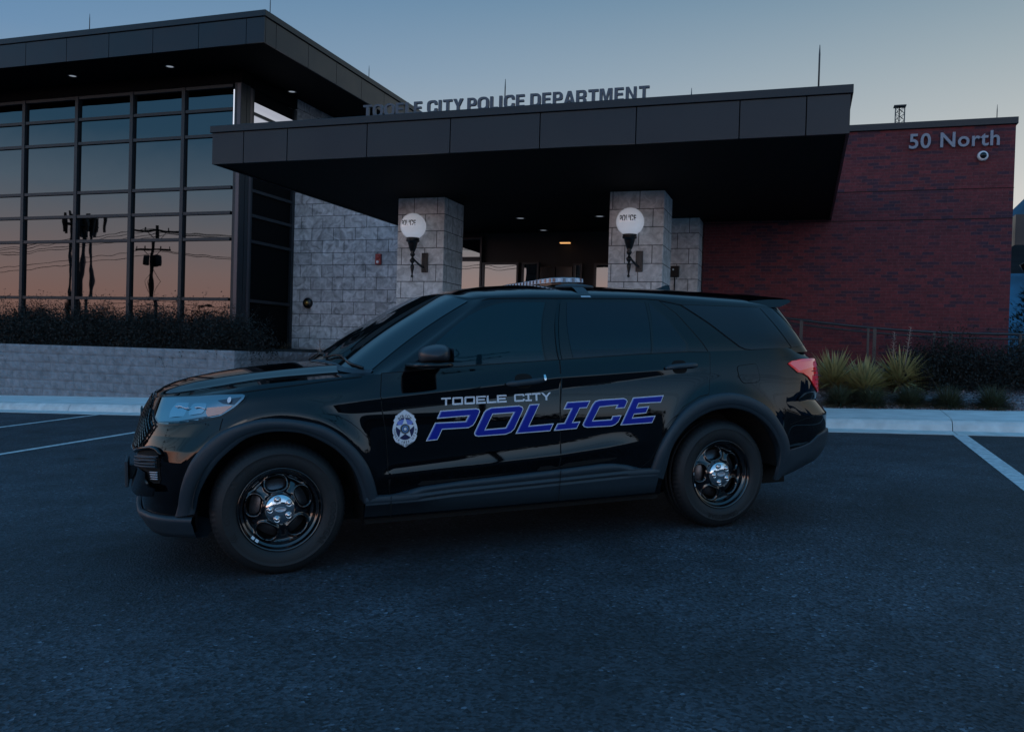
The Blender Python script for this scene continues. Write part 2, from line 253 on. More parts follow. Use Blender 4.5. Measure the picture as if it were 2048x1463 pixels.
MT=dict(
 asphalt=asphalt(), gravel=gravelmat(),
 line=mat('line_paint',(.62,.62,.62),.8,var=.25,vscale=14,bump=.3,bscale=90),
 kerb=mat('kerb_concrete',(.66,.68,.66),.85,var=.16,vscale=5,bump=.25,bscale=70),
 walk=mat('walk_concrete',(.80,.80,.78),.85,var=.12,vscale=3,bump=.2,bscale=70),
 stone=blocks('stone_blocks',(.40,.39,.40),(.50,.49,.50),(.08,.08,.085),.61,.305,.008,bump=.6,mott=.45,mscale=5.5,ov=.18,ou=.12),
 pier=blocks('pier_blocks',(.58,.57,.57),(.66,.65,.65),(.11,.11,.11),.46,.305,.008,bump=.5,mott=.3,mscale=7.,ov=.06,ou=.05),
 brick=blocks('red_brick',(.165,.029,.034),(.110,.022,.027),(.125,.046,.050),.203,.0615,.005,bump=.5,mott=.25,mscale=14.,dark=(.060,.022,.036),darkp=.22),
 split=mat('split_face_block',(.24,.245,.26),.9,var=.22,vscale=6,bump=.6,bscale=35),
 fascia=mat('fascia_panel',(.004,.009,.016),.36,ior=1.45,var=.06,vscale=1.2,rvar=.05),
 coping=mat('coping_metal',(.005,.011,.017),.4,ior=1.45),
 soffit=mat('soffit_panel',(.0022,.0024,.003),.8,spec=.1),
 frame=mat('window_frame_metal',(.018,.024,.030),.38,metal=.3),
 frame2=mat('pale_corner_metal',(.09,.08,.09),.35,metal=.5),
 glass=glassmat('curtain_glass',(.092,.096,.103)), eglass=glassmat('entry_glass',(.15,.16,.165),wav=.03), sglass=glassmat('side_glass',(.72,.73,.76),wav=.01),
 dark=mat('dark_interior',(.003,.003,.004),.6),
 black=mat('black_cast_iron',(.003,.0035,.0045),.35),
 globe=mat('opal_globe',(.82,.83,.86),.18,coat=.6,emis=(.80,.86,1.0),estr=.26),
 letter=mat('sign_metal',(.085,.095,.115),.45,metal=.3), letter2=mat('number_metal',(.26,.27,.32),.5,metal=.0),
 ink=mat('black_ink',(.006,.006,.008),.5),
 rail=mat('railing_paint',(.02,.026,.032),.4),
 red=mat('red_plastic',(.30,.012,.015),.35), white=mat('white_plastic',(.75,.75,.75),.35), clear=mat('clear_strobe',(.8,.75,.75),.1), brass=mat('brass',(.35,.22,.07),.3,metal=.9),
 chrome=mat('chrome',(.75,.75,.77),.06,metal=1.0),
 painted_sky_glass=mat('clerestory_painted_sky',(.05,.05,.06),.05,emis=(.60,.63,.74),estr=.62), painted_edge_glow=mat('glass_edge_painted_sky',(.3,.3,.3),.05,emis=(.8,.86,1.0),estr=.85),  # glow painted in for bright sky on the side pane and glass edge
 downl=mat('downlight_lens',(.4,.4,.4),.3,emis=(.75,.85,1.0),estr=.28), downw=mat('warm_downlight_lens',(.4,.3,.2),.3,emis=(1.0,.50,.18),estr=.9),
 paint=mat('black_paint',(.0010,.0013,.0022),.025,ior=1.5),
 clad=mat('moulded_black_plastic',(.019,.033,.045),.48,bump=.12,bscale=500),
 gap=mat('panel_gap',(.0005,.0005,.0005),.9), trim=mat('gloss_black_trim',(.004,.005,.006),.22),
 tint=mat('privacy_glass',(.004,.007,.013),.03,ior=1.5), dglass=mat('door_glass',(.002,.016,.023),.02,ior=1.5),
 wglass=mat('windscreen_glass',(.004,.008,.009),.02,ior=1.9),
 tyre=mat('tyre_rubber',(.0065,.0085,.0105),.6,bump=.15,bscale=200), tyre2=mat('raised_tyre_lettering',(.002,.0025,.003),.6),
 rim=mat('gloss_black_steel',(.002,.002,.003),.07,ior=1.8), disc=mat('brake_disc',(.12,.12,.13),.35,metal=.8,var=.2,vscale=30),
 white_vinyl=mat('silver_white_vinyl',(.74,.75,.80),.4), blue_vinyl=mat('blue_vinyl',(.003,.014,.30),.45,spec=.25), lblue_vinyl=mat('light_blue_vinyl',(.16,.22,.60),.3), navy=mat('navy_vinyl',(.008,.012,.07),.3), sky_vinyl=mat('pale_blue_vinyl',(.10,.22,.42),.3),
 lamp2=mat('headlamp_bowl',(.42,.42,.45),.08,metal=1.0), lamp=mat('headlamp_reflector',(.30,.31,.33),.04,metal=1.0), amber=mat('amber_reflector',(.80,.40,.30),.18,coat=1), lampd=mat('headlamp_bezel',(.03,.04,.06),.1,coat=1),
 tred=mat('tail_red',(.75,.016,.020),.10,coat=1,emis=(1,.02,.02),estr=.10), tpink=mat('tail_clear_red',(.70,.10,.14),.10,coat=1,emis=(1,.16,.22),estr=.14), tdark=mat('tail_ribs',(.16,.004,.006),.2),  # tail lamps are off: faint emission stands in for light they reflect
 lens=mat('light_bar_lens',(.52,.52,.58),.12,coat=1), lens2=mat('light_bar_module',(.12,.12,.14),.15,metal=.6),
 silver=mat('silver_label',(.55,.56,.6),.3,metal=.5), sticker=mat('white_sticker',(.75,.78,.82),.5),
 mcap=mat('mirror_shell',(.028,.030,.036),.36), 
 yleaf=mat('yucca_leaf',(.40,.35,.15),.55,var=.35,vscale=3), gleaf=mat('ornamental_grass_leaf',(.055,.066,.034),.6,var=.4,vscale=5), straw=mat('dry_grass',(.22,.13,.06),.8,var=.3,vscale=6),
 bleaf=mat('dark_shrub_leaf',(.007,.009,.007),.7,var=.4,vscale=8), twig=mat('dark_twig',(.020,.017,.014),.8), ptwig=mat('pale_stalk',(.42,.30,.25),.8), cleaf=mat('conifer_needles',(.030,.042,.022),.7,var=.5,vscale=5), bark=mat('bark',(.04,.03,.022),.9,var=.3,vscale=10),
 pole=mat('utility_pole_wood',(.020,.016,.013),.85), gal=mat('galvanised_steel',(.06,.065,.07),.5,metal=.5), wire=mat('wire',(.008,.008,.008),.6),
 hill=mat('far_hill',(.018,.09,.15),.95,var=.35,vscale=.01), tree=mat('far_foliage',(.012,.014,.010),.9), wallg=mat('grey_siding',(.10,.10,.11),.8), roofd=mat('dark_roof',(.03,.03,.03),.8), soil=mat('planter_soil',(.03,.026,.024),.95,bump=.5,bscale=40),  # far hill: distance haze is put into the blue base colour
)
# ================================================================== SETTING
def sheet(name,xs,ys,zf,m,kind='structure'):
    X,Y=np.meshgrid(xs,ys,indexing='ij'); Z=zf(X,Y); nx,ny=X.shape
    b=MB(); V=np.stack([X,Y,Z],-1).reshape(-1,3); F=[(i*ny+j,(i+1)*ny+j,(i+1)*ny+j+1,i*ny+j+1) for i in range(nx-1) for j in range(ny-1)]
    b.add(V,F,0,True); o=b.build(name,m); return tag(o,kind=kind)
far=np.array([-9000,-3000,-900,-400,-200,-120,-80,-60,-50])
xs=np.concatenate([far,np.linspace(-45,45,31),-far[::-1]])
sheet('parking_lot',xs,np.concatenate([far,np.linspace(-45,45,31),-far[::-1]]),lambda X,Y:gz(X,Y),MT['asphalt'])
def slab(b,P,h0,h1=None,mi=0):   # quad prism following the sloping ground; P = 4 (x,y)
    h1=h1 if h1 is not None else h0
    top=[(x,y,gzf(x,y)+h) for (x,y),h in zip(P,h0)]; bot=[(x,y,gzf(x,y)-.05) for x,y in P]
    b.add(top+bot,[(0,1,2,3),(4,7,6,5),(0,4,5,1),(1,5,6,2),(2,6,7,3),(3,7,4,0)],mi)
# painted stall lines (4 mm above the asphalt)
b=MB()
def stall(b,p,q,w=.11):
    p=Vector((*p,0));q=Vector((*q,0)); d=(q-p).normalized(); n=Vector((-d.y,d.x,0))*w/2
    K=12
    for i in range(K):
        a=p.lerp(q,i/K); c=p.lerp(q,(i+1)/K)
        b.add([(v.x,v.y,gzf(v.x,v.y)+.004) for v in (a-n,c-n,c+n,a+n)],[(0,1,2,3)])
stall(b,(-11.75,7.6),(-12.35,12.98)); stall(b,(-8.9,5.2),(-9.42,11.4)); stall(b,(-14.7,7.6),(-15.3,12.98))
stall(b,(2.03,13.0),(1.86,6.2),.17); stall(b,(4.9,13.0),(4.75,6.2),.17)
tag(b.build('stall_lines',MT['line']),kind='structure')
# kerb + gutter, in lengths with real joints
xj=np.arange(-61+.93,46,1.94)
bk=MB(); bg_=MB(); bw=MB()
for a,c in zip(xj[:-1],xj[1:]):
    c2=c-.012
    slab(bg_,[(a,12.98),(c2,12.98),(c2,13.40),(a,13.40)],[.006,.006,.012,.012])
    V=[]
    prof=[(13.40,-.05),(13.40,.012),(13.43,.09),(13.475,.135),(13.52,.150),(13.70,.152),(13.70,-.05)]
    for x in (a,c2):
        for y,h in prof: V.append((x,y,gzf(x,y)+h))
    n=len(prof); bk.add(V,[(i,i+n,i+n+1,i+1) for i in range(n-1)]+[tuple(range(n-1,-1,-1)),tuple(range(n,2*n))],0)
    slab(bw,[(a+.03,13.704),(c2+.03,13.704),(c2+.10,15.36),(a+.10,15.36)],[.152]*4)
tag(bg_.build('gutter',MT['kerb']),kind='structure'); tag(bk.build('kerb',MT['kerb']),kind='structure'); tag(bw.build('walkway',MT['walk']),kind='structure')
# entrance court under the canopy, planter soil on the left, gravel bed on the right
b=MB(); slab(b,[(-9.2,15.37),(-.4,15.37),(-.4,20),(-9.2,20)],[.15]*4); tag(b.build('entrance_court',MT['walk']),kind='structure')
tag(sheet('planter_ground',np.linspace(-40,-11.2,30),np.linspace(15.5,19.2,8),lambda X,Y:1.12+.04*(Y-15.5)+.02*np.sin(X*3.1)*np.cos(Y*4),MT['soil']),kind='structure')
def bedz(x,y): return gz(x,15.4)+.15+np.clip(y-15.45,0,4)*.23+.02*np.sin(np.asarray(x)*5.3)*np.cos(np.asarray(y)*6.1)*np.clip((y-15.4)*2,0,1)
tag(sheet('gravel',np.linspace(-.38,40,120),np.linspace(15.37,18.6,24),bedz,MT['gravel'],'stuff'),kind='stuff')
tag(sheet('left_gravel',np.linspace(-11.05,-9.25,12),np.linspace(15.37,19.2,12),lambda X,Y:gz(X,Y)+.17+(Y-15.4)*.16,MT['gravel'],'stuff'),kind='stuff')
bpy.data.objects['left_gravel'].name='gravel'
# loose stones along the front of the bed
b=MB()
for i in range(900):
    x=random.uniform(.3,4.4); y=15.38+abs(random.gauss(0,.5)); r=random.uniform(.010,.024); z=float(bedz(x,y))+r*.3
    V=[];k=5
    for zz,s in ((-.5,.6),(.25,1),(.8,.5)):
        for j in range(k):
            an=6.283*j/k+i; q=r*s*random.uniform(.75,1.2); V.append((x+math.cos(an)*q,y+math.sin(an)*q,z+zz*r))
    F=[(r_*k+j,r_*k+(j+1)%k,(r_+1)*k+(j+1)%k,(r_+1)*k+j) for r_ in range(2) for j in range(k)]+[tuple(2*k+j for j in range(k))]
    b.add(V,F)
tag(b.build('gravel',MT['gravel']),kind='stuff')
# mountains behind
b=MB(); V=[];F=[];K=140
for i in range(K+1):
    az=R(-62)+R(150)*i/K; s=math.sin(az);c=math.cos(az); 
    h=420+120*math.sin(i*.21)+70*math.sin(i*.53+1)+35*math.sin(i*1.3)+random.uniform(-14,14)
    if az>.1: h+=260*math.exp(-((az-.42)/.22)**2)
    for d,f in ((2500,0),(3000,.45),(3500,.8),(3800,1),(4600,0)):
        V.append((s*d,c*d,-20+h*f*(1 if f in(0,1) else random.uniform(.85,1.1))))
for i in range(K):
    for j in range(4): F.append((i*5+j,i*5+5+j,i*5+6+j,i*5+1+j))
b.add(V,F,0,False); tag(b.build('mountain',MT['hill']),kind='structure')
# ================================================================== POLICE STATION
ST=empty('police_station',(-4,18.5,.5),label='dark police station with glass wing, flat canopy on stone pillars and red brick wing',cat='building')
off0=Vector((-4,18.5,.5))
def stn(b,name,m,parent=None,**k):
    b.v=[(x-off0.x,y-off0.y,z-off0.z) for x,y,z in b.v]
    o=b.build(name,m,ST if parent is None else parent,**k); return o
# glass wing: curtain wall, one window per bay
rows=[1.16,2.365,3.745,4.345,4.925,6.12,6.705,7.27]
mull=[-12.47,-13.86,-15.345,-17.0,-18.67,-20.33,-22.0,-23.66,-25.3,-27.0,-28.6]
for x1,x0 in zip(mull[:-1],mull[1:]):
    g=MB()
    for z0,z1 in zip(rows[:-1],rows[1:]):
        t=random.uniform(-.0012,.0012); t2=random.uniform(-.0010,.0010)
        g.add([(x0+.03,17.0+t,z0+.02),(x1-.03,17.0-t,z0+.02),(x1-.03,17.0-t+t2,z1-.02),(x0+.03,17.0+t+t2,z1-.02)],[(0,1,2,3)])
    w=stn(g,'window',MT['glass'])
    f=MB()
    f.box(x0-.045,x0+.045,16.93,17.05,rows[0],rows[-1])
    for z in rows[:-1]: f.box(x0+.047,x1-.047,16.945,17.04,z-.035,z+.035)
    f.box(x0+.047,x1-.047,16.945,17.04,7.2,7.27)
    stn(f,'frame',MT['frame'],w)
b=MB(); b.box(-40,-28.66,17.0,17.3,1.1,7.27); b.box(-40,-12.6,17.32,17.4,1.1,7.27); stn(b,'wing_wall',MT['dark'])
b=MB(); b.box(-12.425,-12.25,16.90,17.10,1.1,7.27); b.box(-12.30,-12.245,17.11,17.23,1.1,7.27); stn(b,'corner_post',MT['frame'])
b=MB(); b.box(-12.248,-12.243,17.24,17.33,1.1,7.25); b.box(-12.35,-12.26,16.893,16.899,1.1,7.25); stn(b,'corner_trim',MT['frame2'])
b=MB(); c_=Vector((-12.447,16.925,0)); a_=Vector((.021,.012,0)); b.add([(c_-a_+Vector((0,0,6.0)))[:],(c_+a_+Vector((0,0,6.0)))[:],(c_+a_+Vector((0,0,7.13)))[:],(c_-a_+Vector((0,0,7.13)))[:]],[(0,1,2,3)]); stn(b,'edge_glass',MT['painted_edge_glow'])
b=MB(); b.box(-12.36,-12.31,17.41,19.07,1.1,5.95); b.box(-12.36,-12.31,17.41,19.07,6.98,7.25); stn(b,'dark_side_panel',MT['soffit'])
g=MB(); g.add([(-12.30,17.36,5.95),(-12.30,19.14,5.95),(-12.30,19.14,6.98),(-12.30,17.36,6.98)],[(0,1,2,3)]); w=stn(g,'window',MT['painted_sky_glass'])
f=MB(); f.box(-12.33,-12.25,17.335,17.40,1.1,7.25); f.box(-12.33,-12.25,19.08,19.195,1.1,7.25)
for z in rows[1:-1]: f.box(-12.33,-12.26,17.402,19.078,z-.035,z+.035)
stn(f,'frame',MT['frame'],w)
# roof of the glass wing
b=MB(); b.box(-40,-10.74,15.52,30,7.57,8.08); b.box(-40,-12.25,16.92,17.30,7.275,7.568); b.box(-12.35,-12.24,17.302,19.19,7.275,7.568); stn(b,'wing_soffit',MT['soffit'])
b=MB(); px=[-10.69]+[-11.13-1.18*k for k in range(17)]
for x1,x0 in zip(px[:-1],px[1:]): b.box(x0+.007,x1-(.007 if x1<-10.8 else 0),15.47,15.505,7.555,8.07)
py=[15.51,15.89]+[17.15+1.24*k for k in range(11)]
for y0,y1 in zip(py[:-1],py[1:]): b.box(-10.725,-10.69,y0+.007,y1-.007,7.555,8.07)
stn(b,'wing_fascia',MT['fascia'])
b=MB(); b.box(-40,-10.66,15.44,30,8.082,8.21); stn(b,'wing_coping',MT['coping'],bevel=.008)
# stone wall
b=MB(); b.box(-12.41,-8.62,19.2,19.5,1.30,6.2); b.box(-12.7,-12.30,19.502,27,1.3,7.565); b.box(-12.409,-12.30,19.2,19.5,6.203,7.565); b.box(-8.618,-7.85,19.2,19.5,1.3,4.097); b.box(-7.85,-7.8,19.2,19.5,1.3,4.0); b.box(-12.41,-7.8,19.23,19.5,.3,1.297,0); stn(b,'stone_wall',MT['stone'])
# canopy
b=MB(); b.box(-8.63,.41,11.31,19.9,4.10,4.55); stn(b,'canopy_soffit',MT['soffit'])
b=MB(); cx=[.45,-.05,-.84,-2.14,-3.44,-4.74,-6.03,-7.35,-8.11,-8.67]
for x1,x0 in zip(cx[:-1],cx[1:]): b.box(x0+(.007 if x0>-8.6 else 0),x1-(.007 if x1<.4 else 0),11.27,11.305,4.08,4.55)
for y0,y1 in zip(np.arange(11.307,18.5,1.3),np.arange(11.307,18.5,1.3)+1.3):
    b.box(.415,.45,y0+.007,y1-.007,4.08,4.55); b.box(-8.67,-8.635,y0+.007,y1-.007,4.08,4.55)
stn(b,'canopy_fascia',MT['fascia'])
b=MB(); b.box(-8.70,.48,11.24,19.9,4.555,4.66); stn(b,'canopy_coping',MT['coping'],bevel=.006)
for x0,x1,y0,y1 in ((-7.13,-6.21,14.6,15.53),(-3.18,-2.26,14.6,15.53),(-2.78,-2.02,17.6,18.7)):
    b=MB(); b.box(x0,x1,y0,y1,.2,4.098); stn(b,'pillar',MT['pier'],bevel=.006)
# entrance wall
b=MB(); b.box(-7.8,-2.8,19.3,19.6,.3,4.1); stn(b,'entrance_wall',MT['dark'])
def pane(x0,x1,z0,z1,y=19.2):
    t=random.uniform(-.004,.004)
    g=MB(); g.add([(x0,y+t,z0),(x1,y-t,z0),(x1,y-t,z1),(x0,y+t,z1)],[(0,1,2,3)]); w=stn(g,'window',MT['eglass'])
    f=MB(); e=.045
    f.box(x0-e,x0,y-.04,y+.04,z0-e,z1+e); f.box(x1,x1+e,y-.04,y+.04,z0-e,z1+e); f.box(x0+.001,x1-.001,y-.04,y+.04,z1,z1+e); f.box(x0+.001,x1-.001,y-.04,y+.04,z0-e,z0)
    stn(f,'frame',MT['frame'],w)
pane(-7.72,-7.23,.7,3.44); pane(-7.72,-7.23,3.54,3.95); pane(-7.12,-6.32,.7,3.36); pane(-6.15,-5.83,.7,3.36); pane(-4.93,-4.81,.7,3.33); pane(-4.45,-3.5,.7,3.33)
b=MB()
for x0,x1 in ((-5.76,-5.40),(-5.38,-5.0)): b.box(x0,x1,19.18,19.24,.6,3.3)
d=stn(b,'entrance_door',MT['trim'])
b=MB(); b.tube([(-5.43-off0.x,19.1-off0.y,1.4-off0.z),(-5.43-off0.x,19.1-off0.y,2.0-off0.z)],.015); b.tube([(-5.35-off0.x,19.1-off0.y,1.4-off0.z),(-5.35-off0.x,19.1-off0.y,2.0-off0.z)],.015); b.build('handle',MT['frame2'],d)
# brick wing
b=MB(); b.box(-2.0,3.59,18.2,30,.3,5.78); stn(b,'brick_wall',MT['brick'])
b=MB(); b.box(-2.0,3.595,18.196,18.2,4.614,4.626); b.box(-2.0,3.595,18.196,18.2,4.054,4.066); stn(b,'control_joint',MT['gap'])
b=MB(); b.box(.5,3.62,18.15,30,5.785,5.91); stn(b,'brick_coping',MT['coping'],bevel=.006)
# ---------------- lettering on the building
def rnd(poly,r,n=5):
    out=[]; N_=len(poly); rr=r if hasattr(r,'__len__') else [r]*N_
    for i in range(N_):
        p=np.array(poly[i],float);a=np.array(poly[i-1],float);b=np.array(poly[(i+1)%N_],float); la,lb=np.linalg.norm(a-p),np.linalg.norm(b-p); q=min(rr[i],la*.499,lb*.499)
        if q<1e-5: out.append(tuple(p)); continue
        s_=p+(a-p)/la*q; e=p+(b-p)/lb*q; c=p
        for k in range(n+1): t=k/n; out.append(tuple((1-t)**2*s_+2*t*(1-t)*p+t*t*e))
    return out
def rc(x0,x1,y0,y1): return [(x0,y0),(x1,y0),(x1,y1),(x0,y1)]
def grotesque(ch):
    t=.20; h=.17   # stem and bar weights, unit cap height; returns outline, holes, advance
    if ch=='T': return [(0,1),(.66,1),(.66,1-h),(.43,1-h),(.43,0),(.23,0),(.23,1-h),(0,1-h)],[],.70
    if ch=='E': return [(0,0),(0,1),(.58,1),(.58,1-h),(t,1-h),(t,.59),(.54,.59),(.54,.43),(t,.43),(t,h),(.60,h),(.60,0)],[],.68
    if ch=='L': return [(0,0),(0,1),(t,1),(t,h),(.55,h),(.55,0)],[],.60
    if ch=='I': return [(0,0),(0,1),(t,1),(t,0)],[],.29
    if ch=='Y': return [(0,1),(.23,1),(.355,.60),(.48,1),(.71,1),(.455,.40),(.455,0),(.255,0),(.255,.40)],[],.72
    if ch=='N': return [(0,0),(0,1),(.21,1),(.50,.36),(.50,1),(.69,1),(.69,0),(.48,0),(.19,.64),(.19,0)],[],.79
    if ch=='M': return [(0,0),(0,1),(.27,1),(.41,.36),(.55,1),(.82,1),(.82,0),(.635,0),(.635,.74),(.48,0),(.34,0),(.185,.74),(.185,0)],[],.92
    if ch=='A': return [(0,0),(.26,1),(.48,1),(.74,0),(.53,0),(.488,.19),(.252,.19),(.21,0)],[[(.285,.34),(.455,.34),(.37,.74)]],.77
    if ch=='P': return rnd([(0,0),(0,1),(.65,1),(.65,.36),(.2,.36),(.2,0)],[0,0,.32,.32,0,0]),[rnd([(t,.52),(.45,.52),(.45,.84),(t,.84)],[0,.15,.15,0])],.70
    if ch=='R': return rnd([(0,0),(0,1),(.68,1),(.68,.52),(.56,.44),(.66,.36),(.70,0),(.48,0),(.45,.34),(.2,.38),(.2,0)],[0,0,.3,.14,.04,.14,0,0,.08,0,0]),[rnd([(t,.53),(.47,.53),(.47,.84),(t,.84)],[0,.14,.14,0])],.76
    if ch=='D': return rnd([(0,0),(0,1),(.71,1),(.71,0)],[0,0,.46,.46]),[rnd([(t,h),(.50,h),(.50,1-h),(t,1-h)],[0,.28,.28,0])],.77
    if ch=='O': return rnd(rc(0,.79,-.015,1.015),[.40]*4,8),[rnd(rc(.205,.585,.155,.845),[.19]*4,8)],.84
    if ch=='C': return rnd([(.74,.66),(.70,1.015),(0,1.015),(0,-.015),(.72,-.015),(.75,.36),(.55,.36),(.52,.155),(.205,.155),(.205,.845),(.52,.845),(.54,.66)],[.02,.36,.40,.40,.36,.02,.02,.16,.19,.19,.16,.02],7),[],.80
    return None
def glyph_mesh(o,hs,dep,flat=False):
    allp=[Vector(p) for p in o]; ed=[(i,(i+1)%len(o)) for i in range(len(o))]; k=len(o)
    for h_ in hs: allp+=[Vector(p) for p in h_]; ed+=[(k+i,k+(i+1)%len(h_)) for i in range(len(h_))]; k+=len(h_)
    r=delaunay_2d_cdt(allp,ed,[],0,1e-7); V=[v[:] for v in r[0]]
    def ins(p,poly):
        c=False
        for i in range(len(poly)):
            (x1,y1),(x2,y2)=poly[i],poly[(i+1)%len(poly)]
            if (y1>p[1])!=(y2>p[1]) and p[0]<(x2-x1)*(p[1]-y1)/(y2-y1)+x1: c=not c
        return c
    F=[]
    for f in r[2]:
        c=(sum(V[i][0] for i in f)/len(f),sum(V[i][1] for i in f)/len(f))
        if ins(c,o) and not any(ins(c,h_) for h_ in hs): F.append(tuple(f))
    if flat: return [(x,y,0) for x,y in V],F
    n=len(V); PV=[(x,y,0) for x,y in V]+[(x,y,dep) for x,y in V]; PF=F+[tuple(n+i for i in f[::-1]) for f in F]
    for ring in [o]+list(hs):
        m=len(PV); q=len(ring); PV+=[(x,y,0) for x,y in ring]+[(x,y,dep) for x,y in ring]; PF+=[(m+i,m+(i+1)%q,m+q+(i+1)%q,m+q+i) for i in range(q)]
    return PV,PF
def sign(name,txt,x0,x1,z0,y,h,m,label,bold=.012,depth=.03,space=1.05):
    V,F=text_mesh(txt,1.0,bold,space,depth/h)
    m0=V[:,0].min(); w=V[:,0].max()-m0; cap=V[:,1].max(); t=empty(name,(x0,y,z0),label=label,cat='sign')
    # one part per word: words are split at the widest gaps
    xs=np.sort(np.unique(np.round(V[:,0],4))); gaps=sorted([(b_-a_,(a_+b_)/2) for a_,b_ in zip(xs[:-1],xs[1:])],reverse=True)[:txt.count(' ')]
    cuts=[-1e9]+sorted(g[1] for g in gaps)+[1e9]; cx=np.array([V[list(f)][:,0].mean() for f in F])
    for a_,b_ in zip(cuts[:-1],cuts[1:]):
        fs=[F[i] for i in np.nonzero((cx>a_)&(cx<b_))[0]]; ids=sorted({i for f in fs for i in f}); mp={k:i for i,k in enumerate(ids)}
        b=MB(); b.add([((V[k][0]-m0)/w*(x1-x0),-V[k][2]*h,V[k][1]/cap*h) for k in ids],[tuple(mp[i] for i in f) for f in fs]); b.build('word_lettering',m,t)
t=empty('rooftop_sign',(-6.13,11.32,4.661),label='long row of dark metal capitals standing on the canopy edge',cat='sign')
words=[]; x=0
for w_ in 'TOOELE CITY POLICE DEPARTMENT'.split():
    L=[]
    for ch in w_: o_,h_,ad=grotesque(ch); L.append((x,o_,h_)); x+=ad+.035
    words.append(L); x+=.26
tot=x-.26-.07; kx=4.14/tot
for L in words:
    b=MB()
    for x0,o_,h_ in L:
        PV,PF=glyph_mesh(o_,h_,.04/.175); b.add([((x0+p[0])*kx,p[2]*.175,p[1]*.175) for p in PV],PF)
    b.build('word_lettering',MT['letter'],t)
sign('number_sign','50 North',1.79,3.32,5.405,18.16,.275,MT['letter2'],'pale grey raised street number lettering high on the brick wall',bold=.016,depth=.03,space=1.08)
# ---------------- fixtures
def rod(x,y,z0,z1,label,r=.009):
    b=MB(); b.tube([(0,0,0),(0,0,z1-z0-.12),(0,0,z1-z0)],[r,r,r*.35],8); b.lathe([(0,0),(.03,0),(.03,.02),(.012,.03)],10); o=b.build('lightning_rod',MT['gal']); o.location=(x,y,z0); tag(o,label,'lightning rod','lightning rods along the roofs')
rod(-15.34,15.6,8.212,8.62,'thin lightning rod on the glass wing roof, left of the soffit corner')
rod(-10.86,15.9,8.212,8.66,'thin lightning rod at the front right corner of the glass wing roof')
rod(-10.85,20.3,8.212,8.62,'thin lightning rod far back on the side edge of the glass wing roof')
rod(-4.16,11.87,4.662,5.24,'lightning rod rising behind the letter C of POLICE in the canopy lettering')
rod(-1.52,11.87,4.662,4.93,'shortest lightning rod, right of the canopy lettering')
rod(.085,11.87,4.662,5.37,'tallest lightning rod, near the right end of the canopy',.011)
rod(3.63,20.2,5.912,6.69,'lightning rod on the brick wing roof right of the lattice mast')
b=MB()
for sx,sy in ((-.09,-.05),(.09,-.05),(0,.1)): b.tube([(sx,sy,0),(sx,sy,.86)],.012,6)
L=[(-.09,-.05),(.09,-.05),(0,.1)]
for k in range(6):
    for a in range(3):
        p=L[a];q=L[(a+1)%3]; z=.14*k
        b.tube([(p[0],p[1],z),(q[0],q[1],z+.14)],.005,4); b.tube([(q[0],q[1],z),(p[0],p[1],z+.14)],.005,4)
b.box(-.12,.12,-.08,.12,.86,.88); o=b.build('lattice_mast',MT['gal']); o.location=(1.79,20.2,5.9); tag(o,'short lattice antenna mast on the brick wing roof','mast')
def downlight(x,y,z,label,m):
    t=empty('ceiling_downlight',(x,y,z),label=label,cat='ceiling light',group='downlights in the soffits')
    b=MB(); b.lathe([(.085,.002),(.11,.0),(.115,-.012),(.085,-.014)],24); b.build('trim_ring',MT['frame2'],t)
    b=MB(); b.lathe([(0,-.006),(.05,-.006),(.084,-.003)],24); b.build('lens',m,t)
downlight(-16.58,16.38,7.57,'round downlight in the glass wing soffit, left of the pair along the front',MT['downl'])
downlight(-13.77,16.35,7.57,'round downlight in the glass wing soffit nearer its corner',MT['downl'])
downlight(-12.09,18.69,7.57,'round downlight in the side soffit above the narrow side window',MT['downl'])
downlight(-5.60,17.15,4.10,'faint round downlight in the canopy soffit left of the entrance middle',MT['downl'])
downlight(-3.93,17.13,4.10,'faint round downlight in the canopy soffit beside the pillar with the right globe lamp',MT['downl'])
downlight(-5.62,18.9,4.10,'smallest faint downlight deep in the canopy soffit over the doors',MT['downl'])
t=empty('ceiling_downlight',(-5.16,19.1,3.82),label='glowing orange lamp above the dark entrance doors',cat='ceiling light')
b=MB(); b.box(-.13,.13,-.04,.07,.02,.06); b.build('housing',MT['frame'],t); b=MB(); b.box(-.115,.115,-.05,.05,-.004,.018); b.build('lens',MT['downw'],t)
